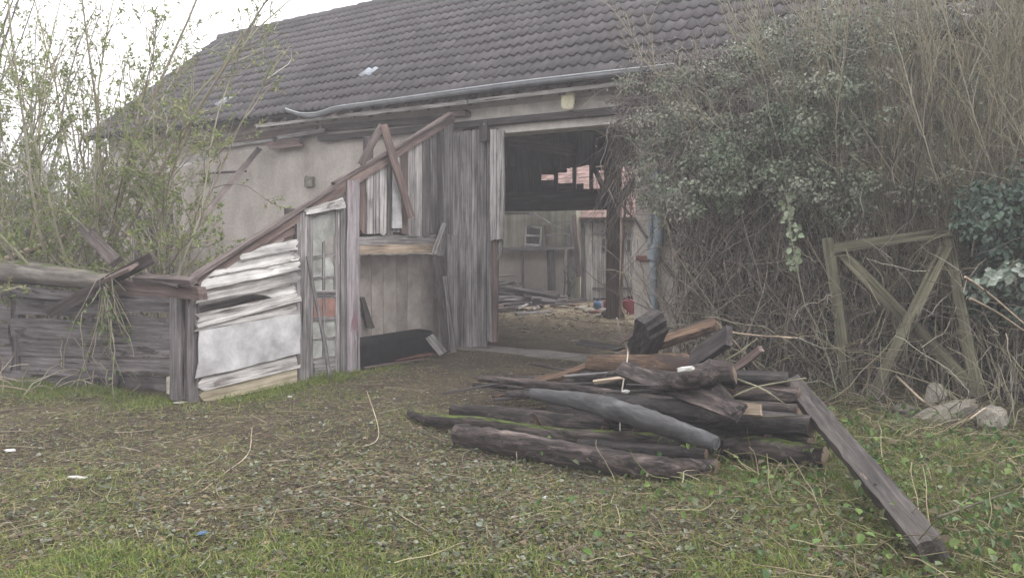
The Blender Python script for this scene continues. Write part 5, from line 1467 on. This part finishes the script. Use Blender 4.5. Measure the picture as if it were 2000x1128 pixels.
# fallen and cut leaves
x, y = spots(70000); inner = np.clip(1 - .8 * blob(x, y, 950, 710, 1.0, 1.4), .08, 1) * np.clip(.25 + 1.2 * blob(x, y, 1050, 950, 1.5, 1.5) + .6 * rough(x, y) + .4 * wav(x, y), 0, 1)
k = NR.random(len(x)) < inner; x, y = x[k], y[k]; n = len(x)
P = np.stack([x, y, gz(x, y) + NR.uniform(.004, .025, n)], 1); D = NR.normal(size=(n, 3)); D[:, 2] *= .2
sz = NR.uniform(.014, .042, n)
leaf = leaf_obj('fallen_leaves', P, D, upn(n, 1.6), sz, sz * NR.uniform(.5, .85, n), pick([(.11, .125, .085), (.15, .165, .115), (.08, .09, .055), (.13, .095, .06), (.18, .14, .085), (.09, .12, .045), (.24, .25, .20), (.07, .055, .045)], n), None, 'leaf')
tag(leaf, 'cut ivy leaves and brown leaf litter scattered on the earth', 'leaf litter')
# weeds with broad leaves and long cut stems at the right
x, y = spots(36000, 2.6, 9); rg = rough(x, y); k = NR.random(len(x)) < rg * .8; x, y = x[k], y[k]; n = len(x)
hh = np.abs(NR.normal(size=n)) * .09 * np.clip(.3 + wav(x * 2.3, y * 2.3), .3, 1.4) + .015
P = np.stack([x, y, gz(x, y) + hh], 1); sz = NR.uniform(.022, .06, n)
wd = leaf_obj('weeds', P, rnd_unit(n) + np.array([0, 0, -.2]), upn(n, 1.3), sz, sz * NR.uniform(.5, .8, n), pick([(.06, .115, .025), (.09, .15, .035), (.13, .19, .05), (.05, .09, .03), (.12, .14, .07), (.11, .09, .05)], n), None, 'leaf')
tag(wd, 'low green weeds and nettles among cut stems by the fallen beam', 'weeds')
x, y = spots(9000, 2.6, 9); rg = rough(x, y); k = NR.random(len(x)) < rg * .45; x, y = x[k], y[k]; n = len(x)
D = NR.normal(size=(n, 3)); D[:, 2] = np.abs(D[:, 2]) * .25
C1 = grow(np.stack([x, y, gz(x, y) + NR.uniform(.01, .08, n)], 1), D, NR.uniform(.12, .55, n), 7, .2, -.05)
C1[..., 2] = np.maximum(C1[..., 2], gz(C1[..., 0], C1[..., 1]) + .008)
o = stems_obj('cut_stems', [(C1, taper(C1, .0038, .002), pick([(.28, .24, .15), (.20, .17, .10), (.14, .16, .06), (.12, .09, .06), (.34, .30, .20)], n))], None, 3, True)
tag(o, 'long cut stems heaped over the weeds by the fallen beam', 'cut stems')
x, y = spots(2600, 2.6, 10); n = len(x); D = NR.normal(size=(n, 3)); D[:, 2] = .02
C1 = grow(np.stack([x, y, gz(x, y) + .012], 1), D, NR.uniform(.1, .45, n), 6, .16, 0)
C1[..., 2] = gz(C1[..., 0], C1[..., 1]) + NR.uniform(.006, .03, (n, 1))
o = stems_obj('fallen_twigs', [(C1, taper(C1, .0035, .002), pick([(.20, .16, .11), (.13, .10, .075), (.26, .23, .17), (.08, .06, .05)], n))], None, 3, True)
tag(o, 'small broken twigs strewn over the trodden ground', 'twigs')
# a few clear single twigs and litter
def twig(label, pts, r=.006, mat='tan_wood'):
    o = log('fallen_twig', [on(*p) for p in pts], [r * .75, r * .45], M[mat], sides=5, rings=12, wob=.1); tag(o, label, 'twig')
twig('long curved pale twig lying before the shed wall', [(716, 762, .12), (738, 830, .03), (735, 860, .03), (708, 872, .02)])
twig('curved forked twig on the open ground', [(492, 835, .05), (485, 885, .02), (440, 922, .02), (395, 958, .02)])
twig('straight dark twig lying near the blue scrap', [(315, 1042, .02), (390, 1047, .02)], .007, 'brown_wood')
twig('thin brown twig lying flat on open ground', [(590, 930, .02), (700, 938, .02)], .006, 'brown_wood')
twig('short pale twig standing up beside the front log', [(1000, 855, .02), (1008, 880, .08), (1010, 905, .01)], .006)
twig('bent green stem lying beneath the front log', [(1230, 950, .02), (1340, 940, .02), (1520, 905, .05)], .006, 'moss_wood')
twig('green cane among the weeds left of the fallen beam', [(1490, 985, .06), (1650, 990, .09), (1760, 1035, .05), (1780, 1110, .03)], .006, 'moss_wood')
twig('thick mossy cane lying right of the fallen beam', [(1830, 1010, .12), (1900, 985, .14), (1990, 955, .14)], .012, 'moss_wood')
def paper(px, py, sx, sy, mat, name, label, cat, seed):
    o = stone(px, py, sx, sy, .008, mat, name, label, YAW + .2 * seed, None, .1, 50 + seed, cat); o.location.z += .012
paper(152, 938, .06, .022, 'white_scrap', 'paper_scrap', 'long white scrap lying on the open ground', 'scrap', 1)
paper(20, 880, .035, .03, 'white_scrap', 'paper_scrap', 'crumpled white scrap in the grass', 'scrap', 2)
paper(396, 1052, .03, .018, 'blue_plastic', 'plastic_scrap', 'small violet-blue plastic scrap in the grass', 'scrap', 3)
paper(517, 1064, .03, .014, 'tan_wood', 'wood_chip', 'fresh yellow wood chip in the grass', 'chip', 4)
paper(1064, 975, .028, .01, 'white_scrap', 'white_chip', 'thin white chip among the cut leaves', 'chip', 5)
paper(566, 775, .025, .02, 'white_scrap', 'white_chip', 'white chip in the grass below the sill beam', 'chip', 6)
paper(352, 790, .08, .05, 'stone', 'flat_stone', 'flat pale stone at the foot of the corner post', 'stone', 7)

# ================================================================== even haze volume added in place of lens glare
def glare_haze():
    m = bpy.data.materials.new('glare_haze'); m.use_nodes = True; nt = m.node_tree; nt.nodes.clear()
    out = nt.nodes.new('ShaderNodeOutputMaterial'); v = nt.nodes.new('ShaderNodeVolumePrincipled')
    v.inputs['Color'].default_value = (.93, .92, .94, 1); v.inputs['Density'].default_value = GLARE_HAZE; v.inputs['Anisotropy'].default_value = .2
    nt.links.new(v.outputs[0], out.inputs['Volume'])
    o = box('glare_haze', (-1000, -1000, -1.0), (1000, 1000, 13.5), m); o['kind'] = 'stuff'; tag(o, 'even pale haze standing in for lens glare', 'glare_haze')
GLARE_HAZE = .0078
glare_haze()
